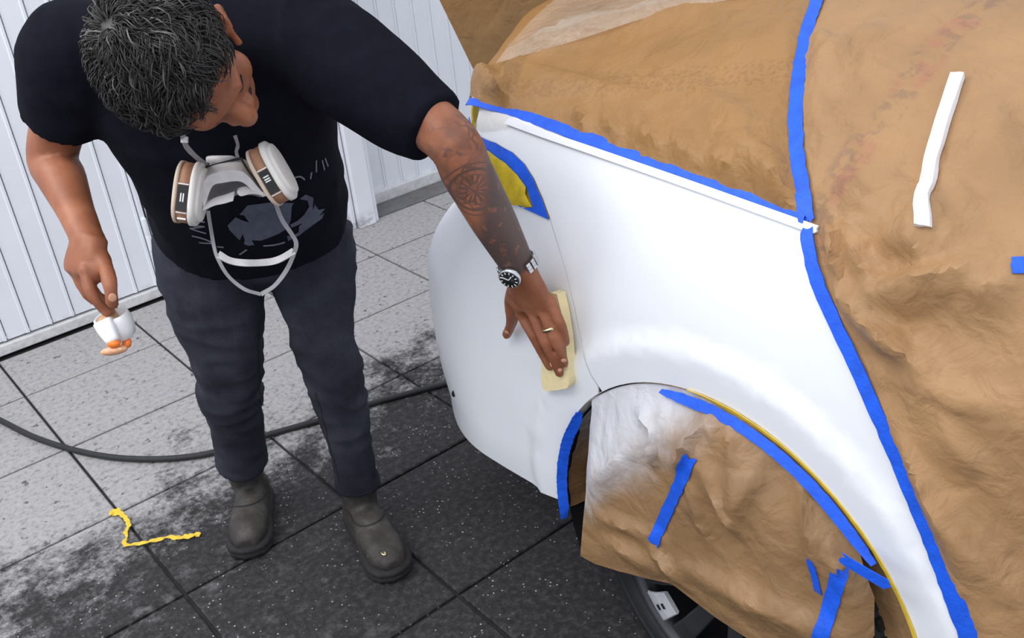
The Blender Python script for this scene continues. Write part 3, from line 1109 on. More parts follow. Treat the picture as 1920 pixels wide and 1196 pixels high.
arch_tape('masking_tape', -9, 36, .4175, .400, 1.060, 1.074, 'blue_tape', 'blue masking tape along the rear edge of the wheel arch, under the bumper')
arch_tape('masking_tape', 74, 139, .4125, .3955, 1.066, 1.057, 'blue_tape', 'curved blue masking tape along the top of the wheel arch')
arch_tape('yellow_trim_tape', 82, 186, .4205, .4115, 1.0675, 1.071, 'yellow_tape', 'thin yellow tape lining the front lip of the wheel arch', jit=.0005)
tape(bv_wheel, [(1294, 852), (1282, 890), (1262, 938), (1242, 978), (1226, 1016)], .0235, 'slanted blue tape strip on the brown paper over the wheel', off=.003, wig=.0006)
tape(bv_wheel, [(1519, 1051), (1528, 1082), (1535, 1110)], .012, 'shortest blue tape strip on the wheel paper', off=.003)
tape(bv_wheel, [(1577, 1067), (1562, 1115), (1548, 1160), (1538, 1205)], .026, 'blue tape strip running off the bottom of the frame on the wheel paper', off=.003, wig=.0006)
tape(Surf(lambda y, z: (1.020+.10*max(0, .62-y), y, z), .3, 1.0, .0, .8, 20, 10).bvh, [(1577, 1043), (1610, 1064), (1640, 1082), (1668, 1097)], .020, 'blue tape strip bridging the wheel paper and the front of the arch', off=.003)
tape(bv_door, [(1897, 499), (1925, 498), (1975, 495)], .022, 'blue tape patch on the paper seam at the right edge', off=.004, ends=.001)

# tail lamp masking: blue tape frame and yellow paper
edge = [(878, 214), (893, 250), (930, 268), (962, 286), (985, 308), (1002, 335), (1018, 372), (1032, 412)]
inner_ = [(985, 398), (1000, 388), (990, 350), (972, 326), (950, 306), (922, 288), (900, 278)]
bl = BODY.path(edge)+[np.array(q) for q in ((1.40, .984), (1.60, .970), (1.92, .958), (1.92, .992), (1.60, 1.002), (1.42, 1.008))]+BODY.path([(982, 390), (1001, 388), (990, 352), (972, 327), (950, 307), (920, 288), (890, 270)])
ot = sheet('masking_tape', BODY, bl, M['blue_tape'], None, step=.01, off=.003, sign=-1, solid=.001, disp=lambda s, t, q: crumple(s, t, q, 30, .001), fade=0)
tag(ot, 'wide blue tape frame around the masked tail light, behind the tattooed arm', 'tape', 'blue masking tape strips')
yl = BODY.path([(905, 272), (922, 284), (952, 306), (974, 328), (990, 350), (989, 363), (1001, 388), (985, 386), (966, 384), (940, 372), (915, 330)])
oy = sheet('yellow_masking_paper', BODY, yl, M['yellow_paper'], None, step=.008, off=.006, sign=-1, solid=.001, disp=lambda s, t, q: crumple(s, t, q, 16, .004), fade=.008)
tag(oy, 'crinkled yellow paper patch covering the tail light', 'masking paper')

tape(BV_BODY, [(875, 198), (880, 215), (889, 242)], .006, 'thin blue tape edging the rear tip of the white panel, beside the elbow', off=.004, ends=.0005)
# white foam strips
fs = ribbon('foam_strip', BV_BODY, [(957, 229), (1000, 245), (1100, 279), (1250, 331), (1400, 384), (1534, 432)], .0135, M['foam_white'], None, off=.010, solid=.009, cols=3)
tag(fs, 'long white foam strip stuck below the blue tape on the panel', 'foam strip', 'white foam strips')
fs = ribbon('foam_strip', bv_door, [(1797, 147), (1783, 195), (1763, 258), (1746, 325), (1722, 426)], .0185, M['foam_white'], None, off=.012, solid=.010, cols=3, ends=.001)
tag(fs, 'short white foam strip stuck on the brown door paper', 'foam strip', 'white foam strips')

# ================================================================== THE MAN
def px_path(L):
    return [PY(u, v, y) for u, v, y in L]


R_LEG = px_path([(458, 905, 2.21), (455, 870, 2.19), (445, 800, 2.15), (434, 740, 2.09), (429, 690, 2.06), (421, 640, 2.05), (407, 570, 2.06), (396, 500, 2.09), (392, 440, 2.12)])
L_LEG = px_path([(678, 935, 1.91), (670, 895, 1.89), (650, 800, 1.87), (636, 740, 1.86), (624, 690, 1.85), (603, 630, 1.86), (592, 550, 1.92), (578, 480, 1.97), (567, 430, 2.00)])
R_RAD = [.060, .062, .066, .074, .076, .088, .108, .122, .125]
L_RAD = [.048, .050, .055, .062, .066, .070, .090, .108, .114]
hipR, hipL = R_LEG[-1], L_LEG[-1]
shR, shL = PD(140, 100, 1.96), PD(580, 72, 1.83)
pel = (hipR+hipL)/2
shm = (shR+shL)/2
e_up = nrm(shm-pel)
e_l = nrm(shL-shR); e_l = nrm(e_l-e_up*(e_l@e_up))
e_hl = nrm(hipL-hipR); e_hl = nrm(e_hl-e_up*(e_hl@e_up))
e_f = nrm(np.cross(e_l, e_up))


def spine(t, fw=0., lat=0.):
    """point at fraction t from pelvis to shoulders"""
    return pel+(shm-pel)*t+e_f*fw+e_l*lat


def torso(grow=0., low=-.10):
    rings = []
    T_ = [(-.10, .185, .125, .01, .0), (.05, .200, .140, .015, .005), (.22, .196, .152, .03, .014), (.42, .186, .152, .03, .024), (.60, .190, .145, .02, .020), (.78, .204, .132, .005, .006), (.92, .200, .112, -.01, 0), (1.03, .155, .088, -.02, 0), (1.10, .085, .065, -.02, 0)]
    q_ = [np.interp(low, [r[0] for r in T_], [r[k] for r in T_]) for k in range(5)]
    for t, w, d, fw, lt in [q_]+[r for r in T_ if r[0] > low+.04]:
        ax = nrm(e_hl*(1-min(1, max(0, t)))+e_l*min(1, max(0, t))); ax = nrm(ax-e_up*(ax@e_up))
        fx = nrm(np.cross(ax, e_up))
        rings.append((spine(t, fw, lt), ax, fx, w+grow, d+grow))
    return rings


# ---- arms
elL, wrL = PD(840, 258, 1.645), PX(976, 506, .978)
elR, wrR = PD(98, 292, 2.10), PD(166, 452, 1.945)
arm_L = [shL, shL*.5+elL*.5+np.array((0, 0, .004)), elL, elL*.75+wrL*.25, elL*.4+wrL*.6, wrL*.94+elL*.06, wrL]
radL = [.060, .051, .044, .044, .040, .030, .028]
arm_R = [shR, shR*.5+elR*.5, elR, elR*.72+wrR*.28, elR*.35+wrR*.65, wrR*.95+elR*.05, wrR]
radR = [.060, .050, .046, .044, .033, .029, .030]

# ---- head frame
Hc = PD(333, 122, 1.66)
to_cam = nrm(CAM-Hc)
f_img = nrm(.76*CR+.65*CD); f_img = nrm(f_img-to_cam*(f_img@to_cam))
TILT = math.radians(24)
hF = nrm(math.cos(TILT)*f_img+math.sin(TILT)*to_cam)
hU = nrm(math.cos(TILT)*to_cam-math.sin(TILT)*f_img)
hL = np.cross(hU, hF)
hU = nrm(hU-.20*hL); hL = np.cross(hU, hF)
HS = 1.04


def hd(l, f, u): return Hc+(hL*l+hF*f+hU*u)*HS


HAX = [hL, hF, hU]
head_parts = [
    ellip(hd(0, -.006, .012), (.079*HS, .100*HS, .098*HS), HAX, 32, 20),
    ellip(hd(0, .028, -.045), (.066*HS, .066*HS, .070*HS), HAX, 28, 16),
    ellip(hd(0, .040, -.085), (.052*HS, .052*HS, .046*HS), HAX, 24, 14),
    ellip(hd(0, .076, -.112), (.024*HS, .020*HS, .018*HS), HAX, 16, 10),
    tube([hd(-.058, .062, .016), hd(-.034, .090, .014), hd(0, .094, .014), hd(.034, .090, .014), hd(.058, .062, .016)], [.011, .015, .014, .015, .011], 10),
    tube([hd(0, .082, .014), hd(0, .095, -.010), hd(0, .107, -.036), hd(0, .109, -.050)], [.014, .015, .019, .019], 12),
    ellip(hd(.018, .095, -.053), (.012, .014, .011), HAX, 12, 8), ellip(hd(-.018, .095, -.053), (.012, .014, .011), HAX, 12, 8),
    ellip(hd(.036, .052, -.044), (.036, .032, .038), HAX, 16, 10), ellip(hd(-.036, .052, -.044), (.036, .032, .038), HAX, 16, 10),
    ellip(hd(.033, .077, -.006), (.017, .013, .011), HAX, 16, 10), ellip(hd(-.033, .077, -.006), (.017, .013, .011), HAX, 16, 10),
    tube([hd(-.026, .078, -.080), hd(0, .094, -.076), hd(.026, .078, -.080)], [.006, .009, .006], 8),
    tube([hd(-.022, .078, -.090), hd(0, .092, -.090), hd(.022, .078, -.090)], [.006, .010, .006], 8),
]
for sgn in (-1, 1):
    head_parts.append(tube([hd(sgn*.078, .034, -.046), hd(sgn*.086, .028, -.022), hd(sgn*.098, .018, .006), hd(sgn*.104, .000, .008), hd(sgn*.102, -.008, -.016), hd(sgn*.086, .010, -.048)], [.007, .0055, .006, .007, .007, .007], 8))
    head_parts.append(ellip(hd(sgn*.084, .012, -.016), (.009, .018, .024), HAX, 12, 8))
neck0 = spine(1.02, -.015); neck1 = hd(0, -.035, -.085)
neck = tube(catmull([neck0, neck0*.5+neck1*.5, neck1, hd(0, -.02, -.03)], 8), [.075, .068, .062, .060, .060, .058, .055, .05], 18)


# ---- hands
def finger(P, r0, r1):
    Q = catmull(P, 9); R = np.linspace(r0, r1, 9)
    R = R*(1+.07*np.cos(np.linspace(0, 1, 9)*math.pi*4))
    return tube(Q, R, 10)


# left hand pressed flat on the sanding block
LH = dict(
    index=[(977, 588, 1.016), (1000, 628, 1.020), (1016, 662, 1.030), (1031, 688, 1.042)],
    middle=[(997, 581, 1.012), (1021, 638, 1.016), (1037, 672, 1.027), (1049, 699, 1.041)],
    ring=[(1015, 573, 1.014), (1037, 630, 1.017), (1051, 660, 1.027), (1058, 681, 1.041)],
    pinky=[(1031, 566, 1.020), (1049, 603, 1.023), (1058, 623, 1.031), (1061, 642, 1.043)])
LHR = dict(index=(.0125, .0085), middle=(.0128, .0088), ring=(.0125, .0085), pinky=(.0115, .0078))
hand_L = []
tipsL = {}
for k, q in LH.items():
    P = [PX(*a) for a in q]; tipsL[k] = P
    base = wrL*.35+P[0]*.65
    hand_L.append(finger([base]+P, LHR[k][0]*1.05, LHR[k][1]))
    # knuckle mound
    hand_L.append(ellip(P[0], (.013, .013, .012), None, 12, 8))
mcpL = [tipsL[k][0] for k in ('index', 'middle', 'ring', 'pinky')]
palm_dir = nrm(np.mean(mcpL, axis=0)-wrL)
palm_lat = nrm(mcpL[3]-mcpL[0]); palm_lat = nrm(palm_lat-palm_dir*(palm_lat@palm_dir))
palm_n = np.cross(palm_dir, palm_lat)
mc = np.mean(mcpL, axis=0)
hand_L.append(loft([(wrL-palm_dir*.012, palm_lat, palm_n, .030, .021), (wrL*.8+mc*.2, palm_lat, palm_n, .033, .021), (wrL*.5+mc*.5, palm_lat, palm_n, .039, .019), (wrL*.2+mc*.8, palm_lat, palm_n, .041, .017), (mc+palm_dir*.006, palm_lat, palm_n, .036, .014)], 20, 2.6))
thL = [PX(968, 540, 1.000), PX(958, 565, 1.012), PX(961, 592, 1.028), PX(957, 612, 1.043), PX(950, 627, 1.052)]
hand_L.append(finger(thL, .0165, .0095))
hand_L.append(ellip(PX(972, 562, 1.006), (.018, .022, .026), None, 14, 10))

# right hand pinching the cup rim
RD = 1.95
RH = dict(
    index=[(161, 508, 1.912), (168, 543, 1.900), (183, 568, 1.900), (201, 586, 1.912)],
    middle=[(152, 512, 1.935), (176, 548, 1.93), (196, 572, 1.93), (209, 587, 1.935)],
    ring=[(142, 508, 1.955), (165, 552, 1.955), (190, 570, 1.96), (212, 578, 1.955)],
    pinky=[(140, 500, 1.975), (165, 540, 1.985), (190, 558, 1.985), (214, 570, 1.975)])
hand_R = []
for k, q in RH.items():
    P = [PD(*a) for a in q]
    base = wrR*.4+P[0]*.6
    hand_R.append(finger([base]+P, (.0125 if k != 'pinky' else .0115), .0088))
    hand_R.append(ellip(P[0], (.014, .014, .014), None, 12, 8))
thR = [PD(186, 478, 1.925), PD(198, 500, 1.900), PD(205, 527, 1.874), PD(208, 548, 1.872), PD(210, 566, 1.882)]
hand_R.append(finger(thR, .0155, .0110))
cR = [PD(*RH[k][0]) for k in RH]
mR = np.mean(cR, axis=0); dR = nrm(mR-wrR); lR = nrm(PD(196, 500, 1.905)-PD(140, 500, 1.975)); lR = nrm(lR-dR*(lR@dR)); nR = np.cross(dR, lR)
hand_R.append(loft([(wrR-dR*.012, lR, nR, .036, .026), (wrR*.75+mR*.25+lR*.004, lR, nR, .040, .026), (wrR*.45+mR*.55+lR*.004, lR, nR, .043, .024), (wrR*.1+mR*.9, lR, nR, .038, .022), (mR+dR*.008, lR, nR, .032, .018)], 20, 2.4))
hand_R.append(ellip(PD(186, 490, 1.925), (.022, .024, .026), None, 14, 10))
hand_R.append(ellip(PD(180, 510, 1.915), (.015, .015, .022), None, 14, 10))


def limb(P, R, n=20, m=26, cap='round'):
    P = np.array(P); Q = catmull(P, m); r = np.interp(np.linspace(0, 1, m), np.linspace(0, 1, len(R)), R)
    return tube(Q, r, n, cap=cap)


footR0, footR1 = np.array((.765, 2.255)), np.array((.615, 2.035))
footL0, footL1 = np.array((.905, 1.975)), np.array((.845, 1.690))
body_parts = [loft(torso(-.035), 32, 2.3), limb(R_LEG, [r*(.5 if k < 2 else .72) for k, r in enumerate(R_RAD)]), limb(L_LEG, [r*(.5 if k < 2 else .72) for k, r in enumerate(L_RAD)]),
              limb(arm_L, radL), limb(arm_R, radR), neck]+head_parts+hand_L+hand_R
for a, b, leg in ((footR0, footR1, R_LEG), (footL0, footL1, L_LEG)):
    d = b-a
    body_parts.append(tube([leg[0], np.array((*(a+d*.15), .07)), np.array((*(a+d*.55), .05)), np.array((*(a+d*.85), .035))], [.030, .032, .032, .024], 12))
person = fuse('person', body_parts, .0042, M['skin'], 4, .5)
tag(person, 'man in black t-shirt and dark jeans leaning over to sand the white panel', 'person')
# tattoo coordinates along the left forearm (along, across, mask)
V = verts_np(person.data)
ax_f = wrL-elL; Lf = np.linalg.norm(ax_f); ax_f = ax_f/Lf
al = (V-elL)@ax_f/Lf
radial = V-elL-np.outer((V-elL)@ax_f, ax_f)
lat_dir = nrm(np.cross(ax_f, to_cam))
view_dir = nrm(CAM-(elL+wrL)/2)
lat_dir = nrm(np.cross(ax_f, view_dir))
if lat_dir@CR < 0: lat_dir = -lat_dir
la = radial@lat_dir
near = (np.linalg.norm(radial, axis=1) < .085) & (al > -.22) & (al < .985)
mask = near*smooth(-.2, -.05, al)*smooth(.99, .95, al)*(V[:, 0] > .7)
at = person.data.attributes.new('arm', 'FLOAT_VECTOR', 'POINT')
at.data.foreach_set('vector', np.stack([al, la, mask], 1).ravel().astype(np.float32))


# ---- clothing
def cloth_noise(V, s, amp, seed=0.):
    return np.array([amp*noise.noise(Vector((v[0]*s+seed, v[1]*s, v[2]*s))) for v in V])


sl_R = [shR+e_l*.03, shR*.97+elR*.03, shR*.68+elR*.32, shR*.36+elR*.64]
sl_L = [shL-e_l*.03, shL*.95+elL*.05, shL*.60+elL*.40, shL*.30+elL*.70, shL*.08+elL*.92]
shirt_parts = [loft(torso(.016, .215)[:-1]+[(spine(1.10, -.02), e_l, e_f, .105, .085), (spine(1.14, -.025), e_l, e_f, .088, .075)], 36, 2.2),
               tube(catmull(sl_R, 12), np.interp(np.linspace(0, 1, 12), [0, .3, .7, 1], [.095, .092, .080, .074]), 20, cap='flat'),
               tube(catmull(sl_L, 14), np.interp(np.linspace(0, 1, 14), [0, .3, .7, 1], [.098, .095, .078, .064]), 20, cap='flat'),
               ellip(spine(.36, .045, .02), (.195, .155, .11), [e_l, e_f, e_up], 28, 16),
               tube([shR-e_l*.0, spine(1.0, -.01), shL], [.085, .10, .085], 20)]
shirt = fuse('t_shirt', shirt_parts, .009, M['shirt'], 6, .5)


def shirt_disp(V, N):
    out = cloth_noise(V, 6, .006)
    ra = (V-spine(.5))@e_up
    # gathers at the sleeves and across the belly
    w = np.array([noise.noise(Vector((v[0]*5, v[1]*5, v[2]*22))) for v in V])
    w2 = np.array([1-2.5*abs(noise.noise(Vector((v[0]*8+v[2]*3, v[1]*8, v[2]*8)))) for v in V])
    return out+.004*w+.0045*w2


displace(shirt.data, shirt_disp)
adopt(shirt, person)
shirt['label'] = 'black short-sleeved t-shirt with a grey print'

R_JEAN = [PY(454, 866, 2.19)]+R_LEG[2:]
L_JEAN = [PY(673, 906, 1.895)]+L_LEG[2:]
jean_parts = [limb(R_JEAN, R_RAD[1:], cap='flat'), limb(L_JEAN, L_RAD[1:], cap='flat'),
              loft([(spine(-.13, .0), e_hl, nrm(np.cross(e_hl, e_up)), .165, .115), (spine(-.02, .0), e_hl, nrm(np.cross(e_hl, e_up)), .205, .14), (spine(.12, .0), e_hl, nrm(np.cross(e_hl, e_up)), .205, .14), (spine(.2, .01), e_hl, nrm(np.cross(e_hl, e_up)), .19, .13)], 30, 2.2)]
jeans = fuse('jeans', jean_parts, .0075, M['jeans'], 4, .5)


def jean_disp(V, N):
    d = np.zeros(len(V))
    for i, v in enumerate(V):
        z = v[2]
        a = noise.noise(Vector((v[0]*9+z*5, v[1]*9-z*4, z*17)))
        b = noise.noise(Vector((v[0]*14+3, v[1]*14, z*9)))
        k = math.exp(-((z-.47)/.10)**2)+1.1*math.exp(-((z-.16)/.07)**2)+.6*math.exp(-((z-.72)/.12)**2)+.25
        d[i] = .0075*k*(1-2.2*abs(a))+.005*b*k
    return d


displace(jeans.data, jean_disp)
adopt(jeans, person)
# leg seam stitching
for P, R, s in ((L_LEG, L_RAD, -1), (R_LEG, R_RAD, 1)):
    Q = catmull(P, 40)[2:26]; rr = np.interp(np.linspace(0, 1, 40), np.linspace(0, 1, len(R)), R)[2:26]
bv_j = bvh_of(jeans.data)
sm = ribbon('seam', bv_j, [(592, 735), (606, 790), (622, 850), (636, 905)], .0045, M['gap'], jeans, off=.001, solid=.001, cols=2)
sm = ribbon('seam', bv_j, [(485, 600), (484, 660), (488, 740), (492, 800)], .004, M['gap'], jeans, off=.001, solid=.001, cols=2)

# ---- boots
def boot(a, b, ankle, toe_w):
    a3, b3 = np.array((*a, 0.)), np.array((*b, 0.))
    d = nrm(b3-a3); lat = np.array((-d[1], d[0], 0)); L = np.linalg.norm(b3-a3); z = np.array((0, 0, 1.))

    def sec(t, zc, w, hh): return (a3+d*L*t+z*zc, lat, z, w, hh)
    up = [loft([sec(-.02, .055, .024, .030), sec(.05, .062, .036, .042), sec(.2, .066, .040, .048), sec(.4, .062, .044, .045), sec(.6, .056, .050, .040), sec(.78, .051, .050, .035), sec(.9, .046, .042, .029), sec(.98, .040, .024, .020)], 24, 2.3),
          tube([a3+d*L*.22+z*.05, a3*.6+d*L*.14+np.array((*ankle[:2], 0))*.4+z*.11, np.array((ankle[0], ankle[1], 0))+z*.19], [(.052, .045), (.050, .045), (.050, .047)], 18, up=d),
          ellip(a3+d*L*.42+z*.082, (L*.22, .040, .034), [d, lat, z], 18, 12)]
    o = fuse('boot', up, .006, M['leather'], 3, .5)
    displace(o.data, lambda V, N: cloth_noise(V, 26, .0022)+np.array([-.0025*max(0, noise.noise(Vector((v[0]*60, v[1]*60, v[2]*30)))) for v in V]))
    adopt(o, person)
    so = []
    n = 44
    def outline(k):
        w = 2*math.pi*k/n
        t = .5-.5*math.cos(w); wd = np.interp(t, [0, .03, .12, .3, .5, .7, .85, .95, 1], [.010, .030, .042, .043, .046, .058, .058, .044, .010])
        return a3+d*L*(t*1.045-.03)+lat*wd*(1 if k < n/2 else -1)
    prof = [(0.000, .96), (.004, 1.0), (.016, 1.02), (.020, .985), (.026, 1.03), (.032, 1.0), (.036, .93)]
    V, F = [], []
    cen = a3+d*L*.5
    for zz, g in prof:
        for k in range(n):
            p_ = outline(k); V.append(cen+(p_-cen)*g+z*(zz+.004))
    for i in range(len(prof)-1):
        for k in range(n): F.append((i*n+k, i*n+(k+1) % n, (i+1)*n+(k+1) % n, (i+1)*n+k))
    F += [tuple(range(n))[::-1], tuple((len(prof)-1)*n+k for k in range(n))]
    obj('boot_sole', V, F, M['sole'], o)
    # welt seam round the vamp
    bv = bvh_of(o.data)
    pts = []
    for w in np.linspace(-1.25, 1.25, 22):
        q = a3+d*L*(.42+.10*math.cos(w*1.2))+lat*.05*math.sin(w)*1.0+z*.25
        aim = a3+d*L*(.36+.10*math.cos(w*1.2))+lat*.02*math.sin(w)+z*.04
        loc, nn, ii, dd = bv.ray_cast(Vector(q), Vector(nrm(aim-q)))
        if loc is not None: pts.append(np.array(loc))
    return o, bv


bR, bvR_ = boot(footR0, footR1, R_LEG[0], .05)
bL, bvL_ = boot(footL0, footL1, L_LEG[0], .05)
ribbon('vamp_seam', bvR_, [(424, 925), (430, 942), (446, 954), (468, 954), (488, 942), (503, 920)], .004, M['sole'], bR, off=.0016, solid=.001, cols=2)
ribbon('vamp_seam', bvL_, [(652, 958), (662, 980), (682, 992), (704, 988), (718, 972), (724, 950)], .004, M['sole'], bL, off=.0016, solid=.001, cols=2)
loc = bvL_.ray_cast(Vector(CAM), Vector(nrm(ray(719, 1037))))[0]
if loc is not None:
    V, F = ellip(np.array(loc), (.006, .010, .003)); obj('paint_drop', V, F, M['gold'], bL)['label'] = 'dried paint drop on the toe'

# ---- shirt print, laid on the cloth
bv_s = bvh_of(shirt.data)


def decal(name, bv, poly, mat, parent, step=3.5, off=.0018):
    B = np.array(dense([np.array(p, float) for p in poly], step, True))
    lo, hi = B.min(0), B.max(0)
    G = np.array([(x, y) for x in np.arange(lo[0]+step/2, hi[0], step) for y in np.arange(lo[1]+step/2, hi[1], step)])
    G = G[inside(G, B)]; G = G[edge_dist(G, B) > step*.5]
    P = np.vstack([B, G]); n = len(B)
    r = delaunay_2d_cdt([Vector(p) for p in P], [(i, (i+1) % n) for i in range(n)], [list(range(n))], 1, 1e-6)
    V, ok = [], []
    for p in r[0]:
        dr = Vector(nrm(ray(p[0], p[1]))); loc, nn, i, d = bv.ray_cast(Vector(CAM), dr)
        ok.append(loc is not None)
        if loc is None: V.append((0, 0, 0)); continue
        if nn.dot(dr) > 0: nn = -nn
        V.append(np.array(loc)+np.array(nn)*off)
    F = [tuple(f) for f in r[2] if all(ok[i] for i in f)]
    F2 = []
    for f in F:
        a, b, c = [np.array(V[i]) for i in f[:3]]
        if max(np.linalg.norm(a-b), np.linalg.norm(b-c), np.linalg.norm(a-c)) > .06: continue
        if np.cross(b-a, c-a)@(CAM-a) < 0: f = f[::-1]
        F2.append(f)
    return obj(name, V, F2, mat, parent)


def zs(L, s=6.194, ox=330, oy=370): return [(ox+x/s, oy+y/s) for x, y in L]


decal('print_figure', bv_s, zs([(600, 320), (690, 222), (765, 258), (850, 285), (790, 200), (735, 195), (830, 85), (1100, 50), (1360, 60), (1340, 100), (1330, 250), (1310, 310), (1250, 380), (1180, 420), (1060, 470), (980, 495), (880, 490), (910, 545), (840, 555), (790, 535), (800, 490), (775, 420), (740, 490), (620, 370)]), M['print'], shirt)
decal('print_figure', bv_s, zs([(1430, 15), (1500, -40), (1590, 0), (1580, 150), (1605, 75), (1650, 140), (1725, 125), (1650, 220), (1590, 260), (1715, 175), (1690, 240), (1550, 340), (1420, 440), (1300, 500), (1285, 440), (1340, 440), (1420, 400), (1425, 330), (1470, 290), (1340, 345), (1320, 310), (1400, 270), (1480, 200), (1540, 100), (1520, 30)]), M['print'], shirt)
for L in ([(190, 440), (330, 455), (430, 520)], [(270, 515), (420, 525)], [(165, 352), (350, 410)], [(165, 352), (335, 330)], [(210, 318), (335, 332)], [(255, 270), (335, 280)], [(290, 150), (345, 185), (345, 225), (300, 225)], [(740, 655), (820, 600)], [(480, 565), (555, 572)], [(1015, 555), (1130, 552), (1260, 515)]):
    ribbon('print_letter', bv_s, zs(L), .0038, M['print_light'], shirt, off=.0022, solid=.0004, cols=2, ends=.0005, step=.006)
for L in ([(592, 322), (592, 300)], [(603, 300), (607, 318)], [(608, 296), (614, 312)], [(581, 335), (583, 322)], [(552, 332), (562, 326), (570, 336)]):
    ribbon('print_letter', bv_s, L, .003, M['print_light'], shirt, off=.0022, solid=.0004, cols=2, ends=.0005, step=.004)

# ---- hair: scalp cap plus curled locks
hv, hf, shade = [], [], []


def hair_ok(l, f, u):
    # scalp region: above a hairline that runs from forehead over the temples to the nape
    lim = -.055 if f < -.02 else np.interp(f, [-.02, .0, .03, .05, .07, .1], [-.040, -.006, .030, .060, .077, .1])
    if abs(l) > .056 and -.022 < f < .050 and u < .012: return False
    return u > lim


cap_v, cap_f = ellip(hd(0, -.006, .012), (1, 1, 1), HAX, 56, 36)
CV = []
for v in cap_v:
    q = np.array(v)-hd(0, -.006, .012); l, f, u = q@hL, q@hF, q@hU
    s = 1.0
    P0 = np.array((l*.083, f*.104, u*.102))*HS
    ok = hair_ok(P0[0]/HS, P0[1]/HS-.006, P0[2]/HS+.012)
    k = 1.06+.04*noise.noise(Vector((l*5, f*5, u*5))) if ok else .93
    P = P0*k
    CV.append(hd(0, -.006, .012)+hL*P[0]+hF*P[1]+hU*P[2])
hv += CV; hf += cap_f; shade += [.04]*len(CV)
N_CLUMP, N_STRAND = 620, 12
whorl = nrm(np.array((.0, -.55, .83)))
SK = np.array((.083, .104, .102))
for i in range(N_CLUMP):
    while True:
        d0 = nrm(rng.normal(size=3))
        P0 = d0*SK*HS
        if hair_ok(P0[0]/HS, P0[1]/HS-.006, P0[2]/HS+.012): break
    cl = noise.noise(Vector(d0*2.6)); c2 = noise.noise(Vector(d0*2.6+Vector((7, 7, 7)) if False else Vector(d0*2.6)+Vector((7, 7, 7))))
    ph0 = random.uniform(0, 6.28); rad0 = random.uniform(.005, .012); turns0 = random.uniform(.45, 1.05)*random.choice((-1, 1))
    low = float(np.clip((P0[2]+.02)/.07, .18, 1))
    L0 = random.uniform(.034, .060)*(.45+.55*low); lift0 = random.uniform(.006, .022)*low
    gclump = random.random()
    for q in range(N_STRAND):
        d = nrm(d0+rng.normal(0, .075, 3))
        P0 = d*SK*HS
        if not hair_ok(P0[0]/HS, P0[1]/HS-.006, P0[2]/HS+.012): continue
        nn = nrm(d/SK)
        flow = d-whorl*(d@whorl); flow = nrm(flow-nn*(flow@nn)); swirl = np.cross(nn, flow)
        tg = nrm(flow*(1+.4*c2)+swirl*(.5+1.8*cl)); bt = np.cross(nn, tg)
        ph = ph0+random.uniform(-.25, .25); rad = rad0*random.uniform(.8, 1.2); Ln = L0*random.uniform(.8, 1.15)
        th = random.uniform(.0007, .0012); lift = lift0*random.uniform(.6, 1.2)
        pts = []
        m = 9
        for k in range(m):
            t = k/(m-1); w = ph+turns0*2*math.pi*t
            p = P0*1.03+tg*Ln*t+bt*rad*(math.sin(w)-math.sin(ph))*(.3+.7*t)
            e = np.linalg.norm(p/SK/HS)
            hgt = .003+lift*math.sin(min(1, t*1.15)*2.5)+.35*rad*(1+math.cos(w))*t*low
            p = p/e+nrm(p/SK/SK)*hgt
            pts.append(hd(0, -.006, .012)+hL*p[0]+hF*p[1]+hU*p[2])
        R = th*np.array([.8, 1, 1, 1, 1, .95, .85, .65, .2])
        v, f = tube(pts, R, 4, cap='flat')
        n0 = len(hv); hv += [tuple(x) for x in v]; hf += [tuple(a_+n0 for a_ in g) for g in f]
        g = .55*random.random()+.45*gclump; sh = .05+.6*g if g < .72 else (.5+.4*random.random() if g < .9 else .95)
        shade += [sh]*len(v)
hair = obj('hair', hv, hf, M['hair'], person)
hair['label'] = 'short curly black hair going grey'
a = hair.data.attributes.new('shade', 'FLOAT', 'POINT'); a.data.foreach_set('value', np.array(shade, np.float32))
# brows and stubble shadow
for sgn in (-1, 1):
    P = [hd(sgn*.016, .099, .014), hd(sgn*.034, .098, .018), hd(sgn*.050, .081, .019), hd(sgn*.060, .066, .015)]
    V, F = tube(catmull(P, 10), [(.002, .004)]*10, 8); br = obj('eyebrow', V, F, M['hair'], person)
    br.data.attributes.new('shade', 'FLOAT', 'POINT').data.foreach_set('value', np.full(len(V), .3, np.float32))
    V, F = tube(catmull([hd(sgn*.018, .090, -.012), hd(sgn*.033, .0925, -.015), hd(sgn*.048, .080, -.012)], 8), .0016, 6)
    br = obj('eyelash', V, F, M['hair'], person); br.data.attributes.new('shade', 'FLOAT', 'POINT').data.foreach_set('value', np.zeros(len(V), np.float32))
V, F = tube(catmull([hd(-.030, .082, -.070), hd(-.012, .098, -.064), hd(0, .101, -.063), hd(.012, .098, -.064), hd(.030, .082, -.070)], 12), [(.003, .007)]*12, 8)
mo = obj('moustache', V, F, M['hair'], person); mo.data.attributes.new('shade', 'FLOAT', 'POINT').data.foreach_set('value', np.full(len(V), .3, np.float32))

# ---- nails
bv_p = bvh_of(person.data)


def nail(uv, size, dirpx, parent=person):
    dr = Vector(nrm(ray(*uv))); loc, nn, i, d = bv_p.ray_cast(Vector(CAM), dr)
    if loc is None: return
    c = np.array(loc); n_ = np.array(nn); t = CR*dirpx[0]+CD*dirpx[1]; t = nrm(t-n_*(t@n_)); b = np.cross(n_, t)
    V, F = ellip(c, (size[0]*.85, size[1]*.85, .0014), [t, b, n_], 12, 6); obj('finger_nail', V, F, M['nail'], parent)


nail((1033, 684), (.006, .0045), (.45, .9)); nail((1050, 694), (.0075, .006), (.4, .9)); nail((1057, 676), (.007, .006), (.3, .95)); nail((950, 623), (.007, .006), (-.5, .85)); nail((211, 558), (.010, .0085), (.2, 1))

